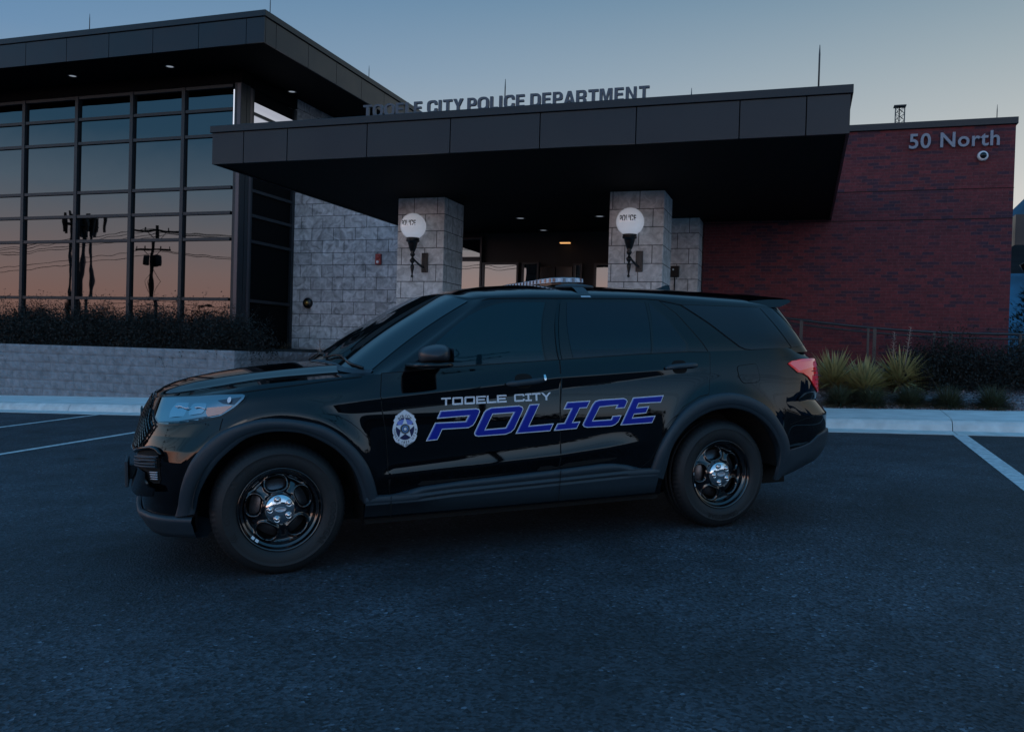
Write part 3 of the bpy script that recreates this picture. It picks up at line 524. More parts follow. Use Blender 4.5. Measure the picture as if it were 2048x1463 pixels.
# globe lamps
def lamp(x,label):
    t=empty('wall_lamp',(x,14.6,2.92),label=label,cat='wall lamp',group='globe lamps on the pillars')
    gy=-.28; r=.232; gzc=.62
    b=MB(); b.box(-.055+.12,.065+.12,-.035,0,-.18,.17); b.box(-.03+.12,.04+.12,-.05,-.036,-.14,.13); b.build('back_plate',MT['black'],t,bevel=.006)
    b=MB(); b.lathe([(0,-.30),(.022,-.285),(.024,-.265),(.012,-.25),(.014,-.22),(.034,-.12),(.036,-.09),(.016,-.06),(.014,-.045),(.046,-.01),(.048,.02),(.020,.05),(.02,.075),(.042,.10),(.046,.125),(.03,.15),(.055,.2),(.085,.30),(.09,.335),(.118,.345),(.122,.372),(.105,.385),(.12,.398),(.115,.412),(.0,.412)],20,c=(0,gy,0)); b.build('stem',MT['black'],t)
    b=MB(); P=[]
    for i in range(15):
        a=i/14; P.append((.12*(1-a)+.0*a,-.04*(1-a)+gy*a,-.10+.02*math.sin(a*3.1)+.16*a**2))
    b.tube(P,[.022-.006*i/14 for i in range(15)],8); b.build('arm',MT['black'],t)
    b=MB(); n=24
    prof=[(max(1e-4,r*math.sin(math.pi*i/n)),gzc-r*math.cos(math.pi*i/n)) for i in range(3,n+1)]
    b.lathe(prof,40,c=(0,gy,0)); g=b.build('globe',MT['globe'],t)
    b=MB(); x=0; G=[]
    for ch in 'POLICE': o_,h_,ad=grotesque(ch); G.append((x,o_,h_)); x+=ad+.03
    s=.105; w=x-.08
    for x0,o_,h_ in G:
        PV,PF=glyph_mesh(o_,h_,.0,True); P=[]
        for q in PV:
            th=(x0+q[0]-w/2)*s*.70/r; ph=(q[1]-.5)*s*.95/r; rr=r+.0025; P.append((math.sin(th)*math.cos(ph)*rr,gy-math.cos(th)*math.cos(ph)*rr,gzc+.03+math.sin(ph)*rr))
        b.add(P,PF)
    b.build('globe_lettering',MT['ink'],g)
lamp(-6.69,'white POLICE globe lamp on the pillar left of the entrance'); lamp(-2.77,'white POLICE globe lamp on the pillar right of the entrance')
# small things on the walls
t=empty('security_camera',(3.05,18.2,5.21),label='small white dome security camera under the street number',cat='camera')
b=MB(); b.lathe([(.0,-.03),(.085,-.03),(.095,-.06),(.085,-.10),(.06,-.115),(.0,-.115)],24,axis='y'); b.build('housing',MT['white'],t); b=MB(); b.lathe([(.058,-.117),(.05,-.14),(.03,-.155),(.001,-.16)],20,axis='y'); b.build('dome',MT['trim'],t)
t=empty('fire_alarm',(-9.86,19.2,3.50),label='red fire alarm strobe on the grey stone wall',cat='alarm')
b=MB(); b.box(-.075,.075,-.07,0,-.13,.13); b.lathe([(.05,-.071),(.055,-.085),(.03,-.09),(.001,-.09)],16,axis='y',c=(0,0,.05)); b.build('housing',MT['red'],t,bevel=.012); b=MB(); b.lathe([(.035,-.071),(.035,-.09),(.02,-.10),(.001,-.10)],16,axis='y',c=(0,0,-.07)); b.build('strobe_lens',MT['clear'],t)
t=empty('alarm_bell',(-11.8,19.2,2.42),label='round black and brass alarm bell low on the stone wall',cat='bell')
b=MB(); b.lathe([(.13,0),(.135,-.03),(.125,-.06),(.08,-.085),(.045,-.09)],28,axis='y'); b.build('gong',MT['black'],t); b=MB(); b.lathe([(.06,-.088),(.055,-.11),(.03,-.12),(.001,-.12)],20,axis='y'); b.build('hub',MT['brass'],t)
t=empty('hose_connection',(-10.2,19.2,1.74),label='black fire hose connection near the foot of the stone wall',cat='hose connection')
b=MB(); b.lathe([(.12,0),(.12,-.02),(.05,-.03),(.05,-.12),(.001,-.12)],20,axis='y')
for sx in (-.07,.07): b.tube([(sx*.4,-.10,0),(sx,-.22,-.02)],.045,12)
b.build('pipe_body',MT['black'],t)
b=MB()
for sx in (-.07,.07): b.tube([(sx,-.22,-.02),(sx*1.2,-.26,-.028)],.055,14)
b.build('cap',MT['trim'],t)
t=empty('pipe_outlet',(-9.78,19.2,1.80),label='small chrome twin pipe outlet on the stone wall beside the hose connection',cat='pipe')
b=MB()
for sx in (-.05,.05): b.tube([(sx,0,0),(sx,-.12,0)],.03,12)
b.build('pipe',MT['chrome'],t)
t=empty('intercom',(-2.47,17.6,3.02),label='small black intercom box on the rear stone pillar',cat='intercom')
b=MB(); b.box(-.09,.09,-.06,0,-.1,.12); b.build('box_body',MT['black'],t,bevel=.01); b=MB(); b.lathe([(.02,-.061),(.018,-.07),(.001,-.07)],12,axis='y',c=(-.03,0,.05)); b.build('button',MT['white'],t)
b=MB(); b.tube([(0,-.02,-.1),(0,-.02,-.9)],.012,6); b.build('conduit',MT['black'],t)
# retaining wall of split-face blocks: each block roughly broken
def rwall(name,fn,n0,L,z0f,zt,label,ch=.197,bl=.44):
    b=MB(); nc=6
    for c in range(nc):
        z1=zt-c*ch; z0=z1-ch+.006
        k=0; s=-(bl/2 if c%2 else 0)
        while s<L:
            a=max(s,0)+.003; e=min(s+bl,L)-.003; s+=bl
            if e-a<.05: continue
            nu=max(3,int((e-a)/.05)); nv=4; V=[]
            amp=random.uniform(.7,1.3)
            for i in range(nu+1):
                for j in range(nv+1):
                    edge=min(i,nu-i,1)*min(j,nv-j,1)
                    d=edge*(.016*amp+random.uniform(-.014,.016))
                    u=a+(e-a)*i/nu+ (random.uniform(-.006,.006) if 0<i<nu else 0); v=z0+(z1-z0)*j/nv
                    V.append(fn(u,v,d))
            F=[(i*(nv+1)+j,(i+1)*(nv+1)+j,(i+1)*(nv+1)+j+1,i*(nv+1)+j+1) for i in range(nu) for j in range(nv)]
            b.add(V,F)
            # top, ends and back of the block
            P=[fn(a,z0,0),fn(e,z0,0),fn(e,z1,0),fn(a,z1,0),fn(a,z0,-.25),fn(e,z0,-.25),fn(e,z1,-.25),fn(a,z1,-.25)]
            b.add(P,[(3,2,6,7),(0,3,7,4),(1,5,6,2)])
    # solid core so no light leaks between blocks
    P=[fn(.02,z0f,-.03),fn(L-.02,z0f,-.03),fn(L-.02,zt-.01,-.03),fn(.02,zt-.01,-.03),fn(.02,z0f,-.24),fn(L-.02,z0f,-.24),fn(L-.02,zt-.01,-.24),fn(.02,zt-.01,-.24)]
    b.add(P,[(0,1,2,3),(4,7,6,5),(3,2,6,7),(0,3,7,4),(1,5,6,2)])
    return tag(b.build(name,MT['split'],recalc=False),label,'wall')
rwall('retaining_wall',lambda u,v,d:(-11.11-u,15.30-d,v),0,15.4,-.9,1.205,'long low retaining wall of pale split face blocks in front of the glass wing')
rwall('retaining_wall',lambda u,v,d:(-11.11+d,15.30+u,v-.002),0,3.88,0,1.20,'shaded return of the retaining wall running back to the stone wall')
# handrail on the ramp
t=empty('handrail',(0,17.3,1.2),label='dark metal handrail on the ramp in front of the brick wall',cat='railing')
topz=lambda x:2.085-.125*x+.02*x*x if x<2.6 else 1.895
xs_=[-2.0,-.04,1.13,1.24,2.23,2.5,3.6,4.9,6.2]
b=MB(); b.tube([(x,0,topz(x)-1.2) for x in np.linspace(-2.6,8,40)],.024,10); b.build('top_rail',MT['rail'],t)
b=MB(); b.tube([(x,0,topz(x)-1.2-.085) for x in np.linspace(-2.6,8,40)],.016,8); b.build('lower_rail',MT['rail'],t)
for i,x in enumerate(xs_):
    b=MB(); w=.03 if i in(1,3,5,7) else .02; b.box(x-w,x+w,-.02,.02,-.3,topz(x)-1.2-.01); b.build('post',MT['rail'],t)
# background at the far right
t=empty('carport',(9,28,.6),label='dark flat roofed carport beyond the corner of the brick wing',cat='carport')
b=MB(); b.box(-3.8,12,-2,6,3.92,4.72); b.build('fascia',MT['fascia'],t)
for x in (-2.9,4,11): b=MB(); b.box(x-.25,x+.25,-1.2,-.7,-1,3.918); b.build('column',MT['trim'],t)
b=MB(); b.tube([(-3.6,-1.95,3.3),(-3.2,-1.95,3.55),(-2.4,-1.95,3.8),(-1.4,-1.95,3.9)],.12,8); b.build('bracket',MT['trim'],t)
# ================================================================== PLANTS
def blade(b,base,d,L,w,bend,nseg=5,twist=0,mi=0,fold=.25):
    d=Vector(d).normalized(); side=d.cross(Vector((0,0,1)))
    if side.length<1e-3: side=Vector((1,0,0))
    side.normalize(); p=Vector(base); V=[];F=[]
    for i in range(nseg+1):
        s=i/nseg; ww=w*(1-s**1.6)*(.55+.45*min(1,s*4)) if i<nseg else 0
        nrm=side.cross(d).normalized()
        V+= [p-side*ww, p+nrm*(-fold*ww), p+side*ww]
        d=(d+Vector((0,0,-bend/nseg))).normalized(); p=p+d*(L/nseg)
    for i in range(nseg): F+=[(3*i,3*i+3,3*i+4,3*i+1),(3*i+1,3*i+4,3*i+5,3*i+2)]
    b.add(V,F,mi)
def yucca(loc,r,n,label,stalks=(),wide=.030,seed=1):
    random.seed(seed); t=empty('yucca',loc,label=label,cat='yucca',group='yuccas in the gravel bed')
    b=MB()
    for i in range(n):
        az=random.uniform(0,6.283); el=math.asin(random.uniform(0,1)**.8 if random.random()<.9 else -.08); 
        el=max(-.15,min(1.5,el)); d=(math.cos(az)*math.cos(el),math.sin(az)*math.cos(el),math.sin(el))
        k=random.uniform(0,.12); base=(d[0]*.03,d[1]*.03,.12+k*.8)
        blade(b,base,d,r*random.uniform(.75,1.1),wide*random.uniform(.7,1.2),random.uniform(.02,.28),4)
    b.build('leaves',MT['yleaf'],t)
    b=MB(); b.tube([(0,0,-.1),(0,0,.1),(.01,0,.22)],[.07,.06,.03],8); 
    for i in range(40):
        az=random.uniform(0,6.283); d=(math.cos(az),math.sin(az),random.uniform(-.5,-.05)); blade(b,(0,0,.12),d,r*random.uniform(.4,.75),.012,random.uniform(.1,.6),3)
    b.build('dead_skirt',MT['straw'],t)
    for sx,h,lean in stalks:
        b=MB(); P=[(sx+lean*i/6,0,.2+h*i/6) for i in range(7)]; b.tube(P,[.011-.008*i/6 for i in range(7)],6)
        for i in range(26):
            s=.55+.45*i/26; az=i*2.4; p=Vector((sx+lean*s,0,.2+h*s)); L=.075*(1.15-s)+.02
            b.tube([p,p+Vector((math.cos(az)*L,math.sin(az)*L,L*.5))],.003,4)
        b.build('flower_stalk',MT['ptwig'],t)
yucca((.54,16.5,.76),.66,340,'fan shaped yucca nearest the tail lamp of the police car',seed=3)
yucca((1.02,16.15,.70),.58,320,'low spreading yucca in front of the other two',seed=4)
yucca((1.62,16.6,.82),.64,320,'yucca with two pale dry flower stalks',stalks=((-.13,.86,.02),(.05,.95,.10)),seed=5)
def grass(loc,r,n,label,seed,h=1.0):
    random.seed(seed); t=empty('grass_clump',loc,label=label,cat='ornamental grass',group='grass clumps along the walkway')
    b=MB()
    for i in range(n):
        az=random.uniform(0,6.283); el=random.uniform(.35,1.45); rr=random.uniform(0,.10)
        blade(b,(math.cos(az)*rr,math.sin(az)*rr,-.02),(math.cos(az)*math.cos(el),math.sin(az)*math.cos(el),math.sin(el)),r*random.uniform(.7,1.15)*h,.0055,random.uniform(.5,1.5),5)
    b.build('blades',MT['gleaf'],t)
    b=MB()
    for i in range(n//4):
        az=random.uniform(0,6.283); el=random.uniform(-.05,.5); rr=random.uniform(.02,.16)
        blade(b,(math.cos(az)*rr,math.sin(az)*rr,.0),(math.cos(az)*math.cos(el),math.sin(az)*math.cos(el),math.sin(el)),r*random.uniform(.4,.8),.004,random.uniform(.4,1.2),4)
    b.build('dry_blades',MT['straw'],t)
for i,(x,y,lab) in enumerate(((.62,15.66,'dark green grass clump at the left end of the row by the walkway'),(1.10,15.62,'dark grass clump under the low spreading yucca'),(1.70,15.70,'dark grass clump in the middle of the row by the walkway'),(2.26,15.66,'dark grass clump in front of the big shadowy shrub'),(2.90,15.62,'grass clump at the right end of the row with bare gravel beside it'))):
    grass((x,y,float(bedz(x,y))),.40,1100,lab,20+i)
def shrub(name,loc,ext,ntw,nlv,label,seed,group,arch=1.0,mleaf='bleaf',lsz=.035,th=.006,cat='shrub',fill=0):
    random.seed(seed); t=empty(name,loc,label=label,cat=cat,group=group)
    b=MB(); lv=MB()
    for i in range(ntw):
        az=random.uniform(0,6.283); el=random.uniform(.25,1.5); L=random.uniform(.45,1.0)
        p=Vector((random.gauss(0,.25)*ext[0],random.gauss(0,.25)*ext[1],-.08)); d=Vector((math.cos(az)*math.cos(el),math.sin(az)*math.cos(el),math.sin(el)))
        P=[p.copy()]; ns=7
        for k in range(ns):
            d=(d+Vector((random.uniform(-.16,.16),random.uniform(-.16,.16),-.14*arch+random.uniform(-.12,.12)))).normalized()
            p=p+Vector((d.x*ext[0],d.y*ext[1],d.z*ext[2]))*(L/ns); P.append(p.copy())
        b.tube(P,[th*(1-.8*k/ns) for k in range(ns+1)],3,cap=False,smooth=False)
        for j in range(nlv):
            q=P[random.randrange(2,ns+1)]; q=q+Vector((random.gauss(0,.04),random.gauss(0,.04),random.gauss(0,.04)))
            a=Vector((random.uniform(-1,1),random.uniform(-1,1),random.uniform(-.3,1))).normalized(); c=a.cross(Vector((random.uniform(-1,1),random.uniform(-1,1),.3))).normalized()
            s=lsz*random.uniform(.6,1.3); lv.add([q-c*s*.3,q+a*s*.5-c*s*.32,q+a*s,q+a*s*.5+c*s*.32],[(0,1,2,3)])
    for i in range(int(fill)):   # inner mass of small leaves
        u=random.gauss(0,.42);v=random.gauss(0,.42);w=random.random()**1.2
        if u*u+v*v>1.1: continue
        q=Vector((u*ext[0],v*ext[1],w*ext[2]*.62*(1.05-.5*(u*u+v*v))*random.uniform(.75,1.1)))
        a=Vector((random.uniform(-1,1),random.uniform(-1,1),random.uniform(-.4,1))).normalized(); c=a.cross(Vector((random.uniform(-1,1),random.uniform(-1,1),.3))).normalized(); s=lsz*random.uniform(.8,1.7)
        lv.add([q-c*s*.3,q+a*s*.5-c*s*.36,q+a*s,q+a*s*.5+c*s*.36],[(0,1,2,3)])
    b.build('twigs',MT['twig'],t); lv.build('leaves',MT[mleaf],t)
gl='sprawling shrubs in the planter under the windows'
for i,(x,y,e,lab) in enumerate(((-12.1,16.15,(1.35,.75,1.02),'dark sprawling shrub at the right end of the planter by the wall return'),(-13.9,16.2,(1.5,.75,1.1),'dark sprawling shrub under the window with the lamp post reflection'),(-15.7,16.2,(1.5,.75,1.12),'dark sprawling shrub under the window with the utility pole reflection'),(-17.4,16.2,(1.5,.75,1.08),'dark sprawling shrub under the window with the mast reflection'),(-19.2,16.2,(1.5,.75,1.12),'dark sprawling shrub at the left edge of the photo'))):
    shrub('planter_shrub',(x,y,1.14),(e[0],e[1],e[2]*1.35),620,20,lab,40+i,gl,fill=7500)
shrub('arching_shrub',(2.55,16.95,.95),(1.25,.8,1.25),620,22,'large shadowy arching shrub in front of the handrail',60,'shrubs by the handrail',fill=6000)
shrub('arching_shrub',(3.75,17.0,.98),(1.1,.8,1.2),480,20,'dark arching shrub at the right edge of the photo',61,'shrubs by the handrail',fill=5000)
# little plants at the foot of the stone wall
shrub('dry_shrub',(-12.15,18.75,1.2),(.28,.28,.42),120,3,'small rusty dry shrub at the left foot of the stone wall',62,None,mleaf='straw',lsz=.02,th=.004)
random.seed(9); b=MB(); b.tube([(0,0,0),(.01,0,.3),(-.02,0,.58)],[.012,.010,.004],6)
for i in range(12):
    z=.22+.03*i; a=i*2.3; L=.16*(1-i/16); b.tube([(0,0,z),(math.cos(a)*L*.6,math.sin(a)*L*.6,z+L*.35),(math.cos(a)*L,math.sin(a)*L,z+L*.9)],[.005,.004,.002],4)
o=b.build('bare_sapling',MT['ptwig']); o.location=(-9.83,16.5,.93); tag(o,'bare pale sapling standing behind the bonnet','sapling')
t=empty('yucca',(-9.55,17.4,1.05),label='dark spiky yucca at the foot of the stone wall behind the windscreen',cat='yucca'); b=MB()
for i in range(60):
    az=random.uniform(0,6.283); el=random.uniform(.3,1.4); blade(b,(0,0,0),(math.cos(az)*math.cos(el),math.sin(az)*math.cos(el),math.sin(el)),random.uniform(.3,.5),.013,.15,4)
b.build('leaves',MT['gleaf'],t)
# conifer past the brick corner
def conifer(loc,h,label,seed):
    random.seed(seed); t=empty('conifer',loc,label=label,cat='tree'); b=MB(); b.tube([(0,0,-.3),(0,0,h*.6),(0,0,h)],[.09,.05,.01],8); b.build('trunk',MT['bark'],t); c=MB()
    for i in range(2600):
        z=h*(.06+.94*random.random()**1.2); r=(1.15*(1-z/h)+.08)*math.sqrt(random.random())*random.uniform(.7,1.15); az=random.uniform(0,6.283)
        p=Vector((math.cos(az)*r,math.sin(az)*r,z)); d=Vector((math.cos(az),math.sin(az),random.uniform(-.2,.6))).normalized()
        for k in range(3):
            e=(d+Vector((random.uniform(-.6,.6),random.uniform(-.6,.6),random.uniform(-.4,.6)))).normalized(); s=e.cross(Vector((0,0,1))).normalized()*.022
            L=random.uniform(.08,.17); c.add([p-s,p+e*L,p+s],[(0,1,2)])
    c.build('crown',MT['cleaf'],t)
conifer((5.35,24.0,.9),2.95,'small olive conifer just past the corner of the brick wing',71)
# ================================================================== BEHIND THE CAMERA (seen in the windows and the paintwork)
def upole(x,y,h,az,label,seed,drum=True,aw=1.55):
    random.seed(seed); z0=gzf(x,y); t=empty('utility_pole',(x,y,z0),az,label=label,cat='utility pole',group='utility poles across the road')
    b=MB(); b.tube([(0,0,-.5),(0,0,h)],[.19,.13],12); b.build('pole',MT['pole'],t)
    for zz,L,tl in ((h-.45,aw,.12),(h-1.9,aw*.72,-.06)):
        b=MB(); b.box(-L,L,-.20,-.10,zz-.07,zz+.07); b.tube([(-.75,-.12,zz),(0,-.12,zz-.75)],.025,5); b.tube([(.75,-.12,zz),(0,-.12,zz-.75)],.025,5)
        c=b.build('crossarm',MT['pole'],t)
        for x_ in (-L+.1,-L*.45,L*.45,L-.1):
            b=MB(); b.lathe([(.02,0),(.06,.05),(.04,.10),(.06,.14),(.03,.22),(.0,.22)],8,c=(x_,-.15,zz+.07)); b.build('insulator',MT['black'],c)
    if drum:
        for k,(dx,dy) in enumerate(((.45,0),(-.35,.25),(0.1,-.45))):
            b=MB(); b.lathe([(0,0),(.21,0),(.23,.05),(.23,.75),(.2,.82),(0,.82)],14,c=(dx,dy,h-3.2)); b.build('transformer',MT['gal'],t)
    b=MB()
    for k in range(3):
        a=k*2.1; b.tube([(math.cos(a)*.15,math.sin(a)*.15,h-3.5-k*.3),(math.cos(a)*.7,math.sin(a)*.5,h-4.4),(math.cos(a)*.2,math.sin(a)*.2,h-5.2)],.02,4)
    b.build('loop_wire',MT['wire'],t); return t
upole(-48,-21.7,12.2,R(-25),'utility pole with transformers reflected in the windows beside the canopy',81,True,1.95)
upole(22.3,-8.9,12.2,R(70),'utility pole whose crossarm is reflected in the front door window',82,False)
upole(-10,-26,11.5,R(75),'slim utility pole reflected in the headlamp',83,False)
b=MB()   # spans between poles
def span(b,p,q,sag,r=.022):
    b.tube([(p[0]+(q[0]-p[0])*k/14,p[1]+(q[1]-p[1])*k/14,p[2]+(q[2]-p[2])*k/14-sag*4*(k/14)*(1-k/14)) for k in range(15)],r,4,cap=False)
for i,(dz,oy) in enumerate(((11.9,-1.4),(11.9,-.6),(11.9,.6),(11.9,1.4),(10.4,-1),(10.4,1),(6.6,0),(6.2,0.1))):
    span(b,(-110,-30+oy,dz-2.5),(-48,-21.7+oy,dz-2),1.2); span(b,(-48,-21.7+oy,dz-2),(-10,-26+oy,dz-1.4),1.1); span(b,(-10,-26+oy,dz-1.4),(22.3,-8.9+oy,dz+.25),1.0); span(b,(22.3,-8.9+oy,dz+.25),(70,18+oy,dz+1),1.2)
tag(b.build('overhead_wires',MT['wire']),'thin overhead wires strung between the utility poles','wires')
t=empty('phone_mast',(-113,-80,gzf(-113,-80)-.5),label='tall cellular mast with a ring of antennas reflected in the left windows',cat='mast')
b=MB(); b.tube([(0,0,0),(0,0,25.5)],[.45,.28],12); b.build('pole',MT['gal'],t)
for px_,py_ in ((1.5,-.6),(-1.1,1.3)):
    b=MB(); b.tube([(px_,py_,-.5),(px_*.8,py_*.8,22.8)],[.34,.24],10); b.build('pole',MT['gal'],t)
b=MB()
for lv in (23.2,): 
    for k in range(12):
        a=k*.5236; b.tube([(0,0,lv),(math.cos(a)*2.2,math.sin(a)*2.2,lv)],.07,5); b.tube([(math.cos(a)*2.2,math.sin(a)*2.2,lv),(math.cos(a+.5236)*2.2,math.sin(a+.5236)*2.2,lv)],.07,5)
b.build('platform',MT['gal'],t)
random.seed(5)
for k in range(26):
    a=k*.4488+.2; rr=random.choice((1.0,1.6,2.2,2.6,3.3)); h=random.uniform(1.8,2.9); z=23.2+random.uniform(-1.0,.4); b=MB(); c=(math.cos(a)*rr,math.sin(a)*rr); b.box(c[0]-.2,c[0]+.2,c[1]-.14,c[1]+.14,z-.6,z+h-.4); b.build('antenna_panel',MT['trim'],t)
t=empty('lamp_post',(-56.8,-39,gzf(-56.8,-39)),R(35),label='twin headed car park lamp post reflected low in the window by the canopy',cat='lamp post')
b=MB(); b.tube([(0,0,0),(0,0,7.4)],[.09,.06],8); b.build('post',MT['trim'],t); b=MB(); b.tube([(-1.1,0,7.4),(1.1,0,7.4)],.05,6); b.build('arm',MT['trim'],t)
for s_ in (-1,1): b=MB(); b.box(s_*1.3-.5,s_*1.3+.5,-.2,.2,7.3,7.5); b.build('lamp_head',MT['trim'],t,bevel=.05)
def house(loc,rz,w,d,h,rh,label):
    t=empty('gabled_house',loc,rz,label=label,cat='house',group='houses across the road'); b=MB(); b.box(-w/2,w/2,-d/2,d/2,-2,h); b.add([(-w/2,-d/2,h),(w/2,-d/2,h),(0,-d/2,h+rh),(-w/2,d/2,h),(w/2,d/2,h),(0,d/2,h+rh)],[(0,1,2),(3,5,4)]); b.build('wall',MT['wallg'],t)
    b=MB()
    for s_ in (-1,1): b.add([(0,-d/2-.4,h+rh+.05),(s_*(w/2+.4),-d/2-.4,h-.25*rh/2),(s_*(w/2+.4),d/2+.4,h-.25*rh/2),(0,d/2+.4,h+rh+.05)],[(0,1,2,3)])
    b.build('roof',MT['roofd'],t)
    b=MB(); 
    for x_ in (-w*.25,w*.25): b.box(x_-.5,x_+.5,d/2,d/2+.04,1,2.4)
    b.build('window',MT['trim'],t)
house((-34,-52,gzf(-34,-52)),.2,10,12,3.2,2.4,'grey gabled house across the road'); house((-86,-60,gzf(-86,-60)),.5,13,10,3.4,2.2,'low house left of the lamp post across the road'); house((48,-34,gzf(48,-34)),-.8,14,10,3.5,2.2,'house across the road beyond the pole by the car park')
# tree belt round the car park, one mass of foliage seen only as a dark skyline
random.seed(12); b=MB()
for cl in range(120):
    az=random.uniform(R(-215),R(25)); d=random.uniform(70,150); cx,cy=math.cos(az)*d,math.sin(az)*d; h=random.uniform(2.0,5.2)*(1.15 if az>R(-60) else .75); w=random.uniform(2.5,6); z0=gzf(cx,cy)
    for i in range(90):
        u=random.gauss(0,.42); v=random.random(); p=Vector((cx+u*w*math.cos(az+1.57)+random.gauss(0,.6),cy+u*w*math.sin(az+1.57)+random.gauss(0,.6),z0+v*h*(1-.45*abs(u))*random.uniform(.8,1.1)))
        a=Vector((random.uniform(-1,1),random.uniform(-1,1),random.uniform(-1,1))).normalized(); c=a.cross(Vector((random.uniform(-1,1),random.uniform(-1,1),random.uniform(-1,1)))).normalized(); s=random.uniform(.25,.75)
        b.add([p-a*s,p+c*s*.6,p+a*s,p-c*s*.6],[(0,1,2,3)])
tag(b.build('treeline',MT['tree']),kind='stuff')

def sstep(a,b,x):
    t=np.clip((np.asarray(x,float)-a)/(b-a),0,1); return t*t*(3-2*t)
def catmull(P,n=16):
    P=np.array(P,float); out=[]
    Q=np.vstack([2*P[0]-P[1],P,2*P[-1]-P[-2]])
    for i in range(1,len(Q)-2):
        p0,p1,p2,p3=Q[i-1],Q[i],Q[i+1],Q[i+2]
        t0=0;t1=t0+np.linalg.norm(p1-p0)**.5;t2=t1+np.linalg.norm(p2-p1)**.5;t3=t2+np.linalg.norm(p3-p2)**.5
        for t in np.linspace(t1,t2,n,endpoint=False):
            A1=(t1-t)/(t1-t0)*p0+(t-t0)/(t1-t0)*p1;A2=(t2-t)/(t2-t1)*p1+(t-t1)/(t2-t1)*p2;A3=(t3-t)/(t3-t2)*p2+(t-t2)/(t3-t2)*p3
            B1=(t2-t)/(t2-t0)*A1+(t-t0)/(t2-t0)*A2;B2=(t3-t)/(t3-t1)*A2+(t-t1)/(t3-t1)*A3
            out.append((t2-t)/(t2-t1)*B1+(t-t1)/(t2-t1)*B2)
    out.append(P[-1]); return np.array(out)
def ip(pts):
    a=np.array(pts,float); return lambda x: np.interp(x,a[:,0],a[:,1])
PLAN=catmull([(-.745,0),(-.738,.30),(-.712,.52),(-.66,.67),(-.56,.80),(-.41,.895),(-.2,.955),(.05,.982),(.5,.99),(1.2,.998),(2.2,1.0),(2.9,.995),(3.3,.985),(3.62,.968),(3.86,.938),(3.995,.885),(4.09,.80),(4.145,.62),(4.165,.35),(4.17,0)])
_L=np.concatenate([[0],np.cumsum(np.linalg.norm(np.diff(PLAN,axis=0),axis=1))])
ULEN=_L[-1]
_fx=ip([(.10,.09),(.16,.03),(.22,-.04),(.32,-.05),(.42,-.03),(.55,-.025),(.66,-.035),(.72,-.025),(.80,.0),(.88,.02),(.97,.062),(1.02,.085),(1.06,.15),(1.10,.25)])
_rx=ip([(.28,-.42),(.35,-.26),(.43,-.08),(.50,-.03),(.63,0),(.76,0),(.86,-.10),(.93,-.075),(1.05,-.06),(1.16,-.06),(1.19,-.11),(1.26,-.19),(1.4,-.27)])
_zc=ip([(.15,.95),(.6,.995),(1.378,1.057),(1.734,1.089),(2.552,1.117),(2.9,1.128),(3.541,1.166)])
_zd=ip([(.15,.045),(.6,.075),(1.2,.085),(1.8,.075),(2.24,.055),(2.59,.035),(3.0,.02)])
_zw=ip([(.5,.51),(.61,.524),(1.736,.579),(2.228,.624),(2.6,.65)])
_top=ip([(-.75,1.005),(-.66,1.02),(-.5,1.05),(-.33,1.07),(.05,1.10),(.4,1.122),(.62,1.135),(.85,1.155),(1.16,1.172),(1.67,1.192),(2.48,1.229),(2.75,1.236),(3.28,1.24),(3.7,1.253),(4.2,1.262)])
def plan(u):
    return np.interp(u,_L,PLAN[:,0]),np.interp(u,_L,PLAN[:,1])
def u_of_x(x):   # side only
    m=slice(30,len(PLAN)-30)
    return np.interp(x,PLAN[m,0],_L[m])
def body(u,z):
    u=np.asarray(u,float);z=np.asarray(z,float)
    x,y=plan(u)
    e=.012
    xa,ya=plan(np.clip(u-e,0,ULEN));xb,yb=plan(np.clip(u+e,0,ULEN))
    tx,ty=xb-xa,yb-ya; l=np.hypot(tx,ty); nx,ny=-ty/l,tx/l
    d=-.275*(z-.75)**2
    zb=_zc(x); wb=_zd(x); Ab=sstep(.1,.55,x)*(1-sstep(2.35,3.0,x))
    t=np.clip((z-zb)/.10,0,1); up=(1-t)**2
    dn=np.clip(1-(zb-z)/np.maximum(wb,.01),0,1)
    d=d+Ab*wb*.21*np.where(z>=zb,up,dn)
    zw=_zw(x); Aw=sstep(.50,.66,x)*(1-sstep(2.05,2.55,x))
    t=np.clip((z-zw)/.13,0,1); up=(1-t)**2
    dn=np.clip(1-(zw-z)/.07,0,1)
    d=d+Aw*.021*np.where(z>=zw,up,dn)
    # fender top rounding
    zt=_top(x); k=np.clip((z-(zt-.10))/.10,0,1.3)
    d=d-.055*k**2*(1-sstep(.3,.75,x))*sstep(-.74,-.5,x)
    # arch swelling
    for xc in (0.0,3.03):
        r=np.hypot(x-xc,z-.40)
        d=d+.018*np.exp(-((r-.52)/.07)**2)*sstep(.35,.6,z)
    w=np.clip(np.abs(ny),0,1)
    X=x+nx*d; Y=y+ny*d
    X=X+_fx(z)*(1-sstep(-.60,-.05,x))
    X=X+_rx(z)*sstep(3.45,3.98,x)
    return np.stack([X,Y,z+0*X],-1)
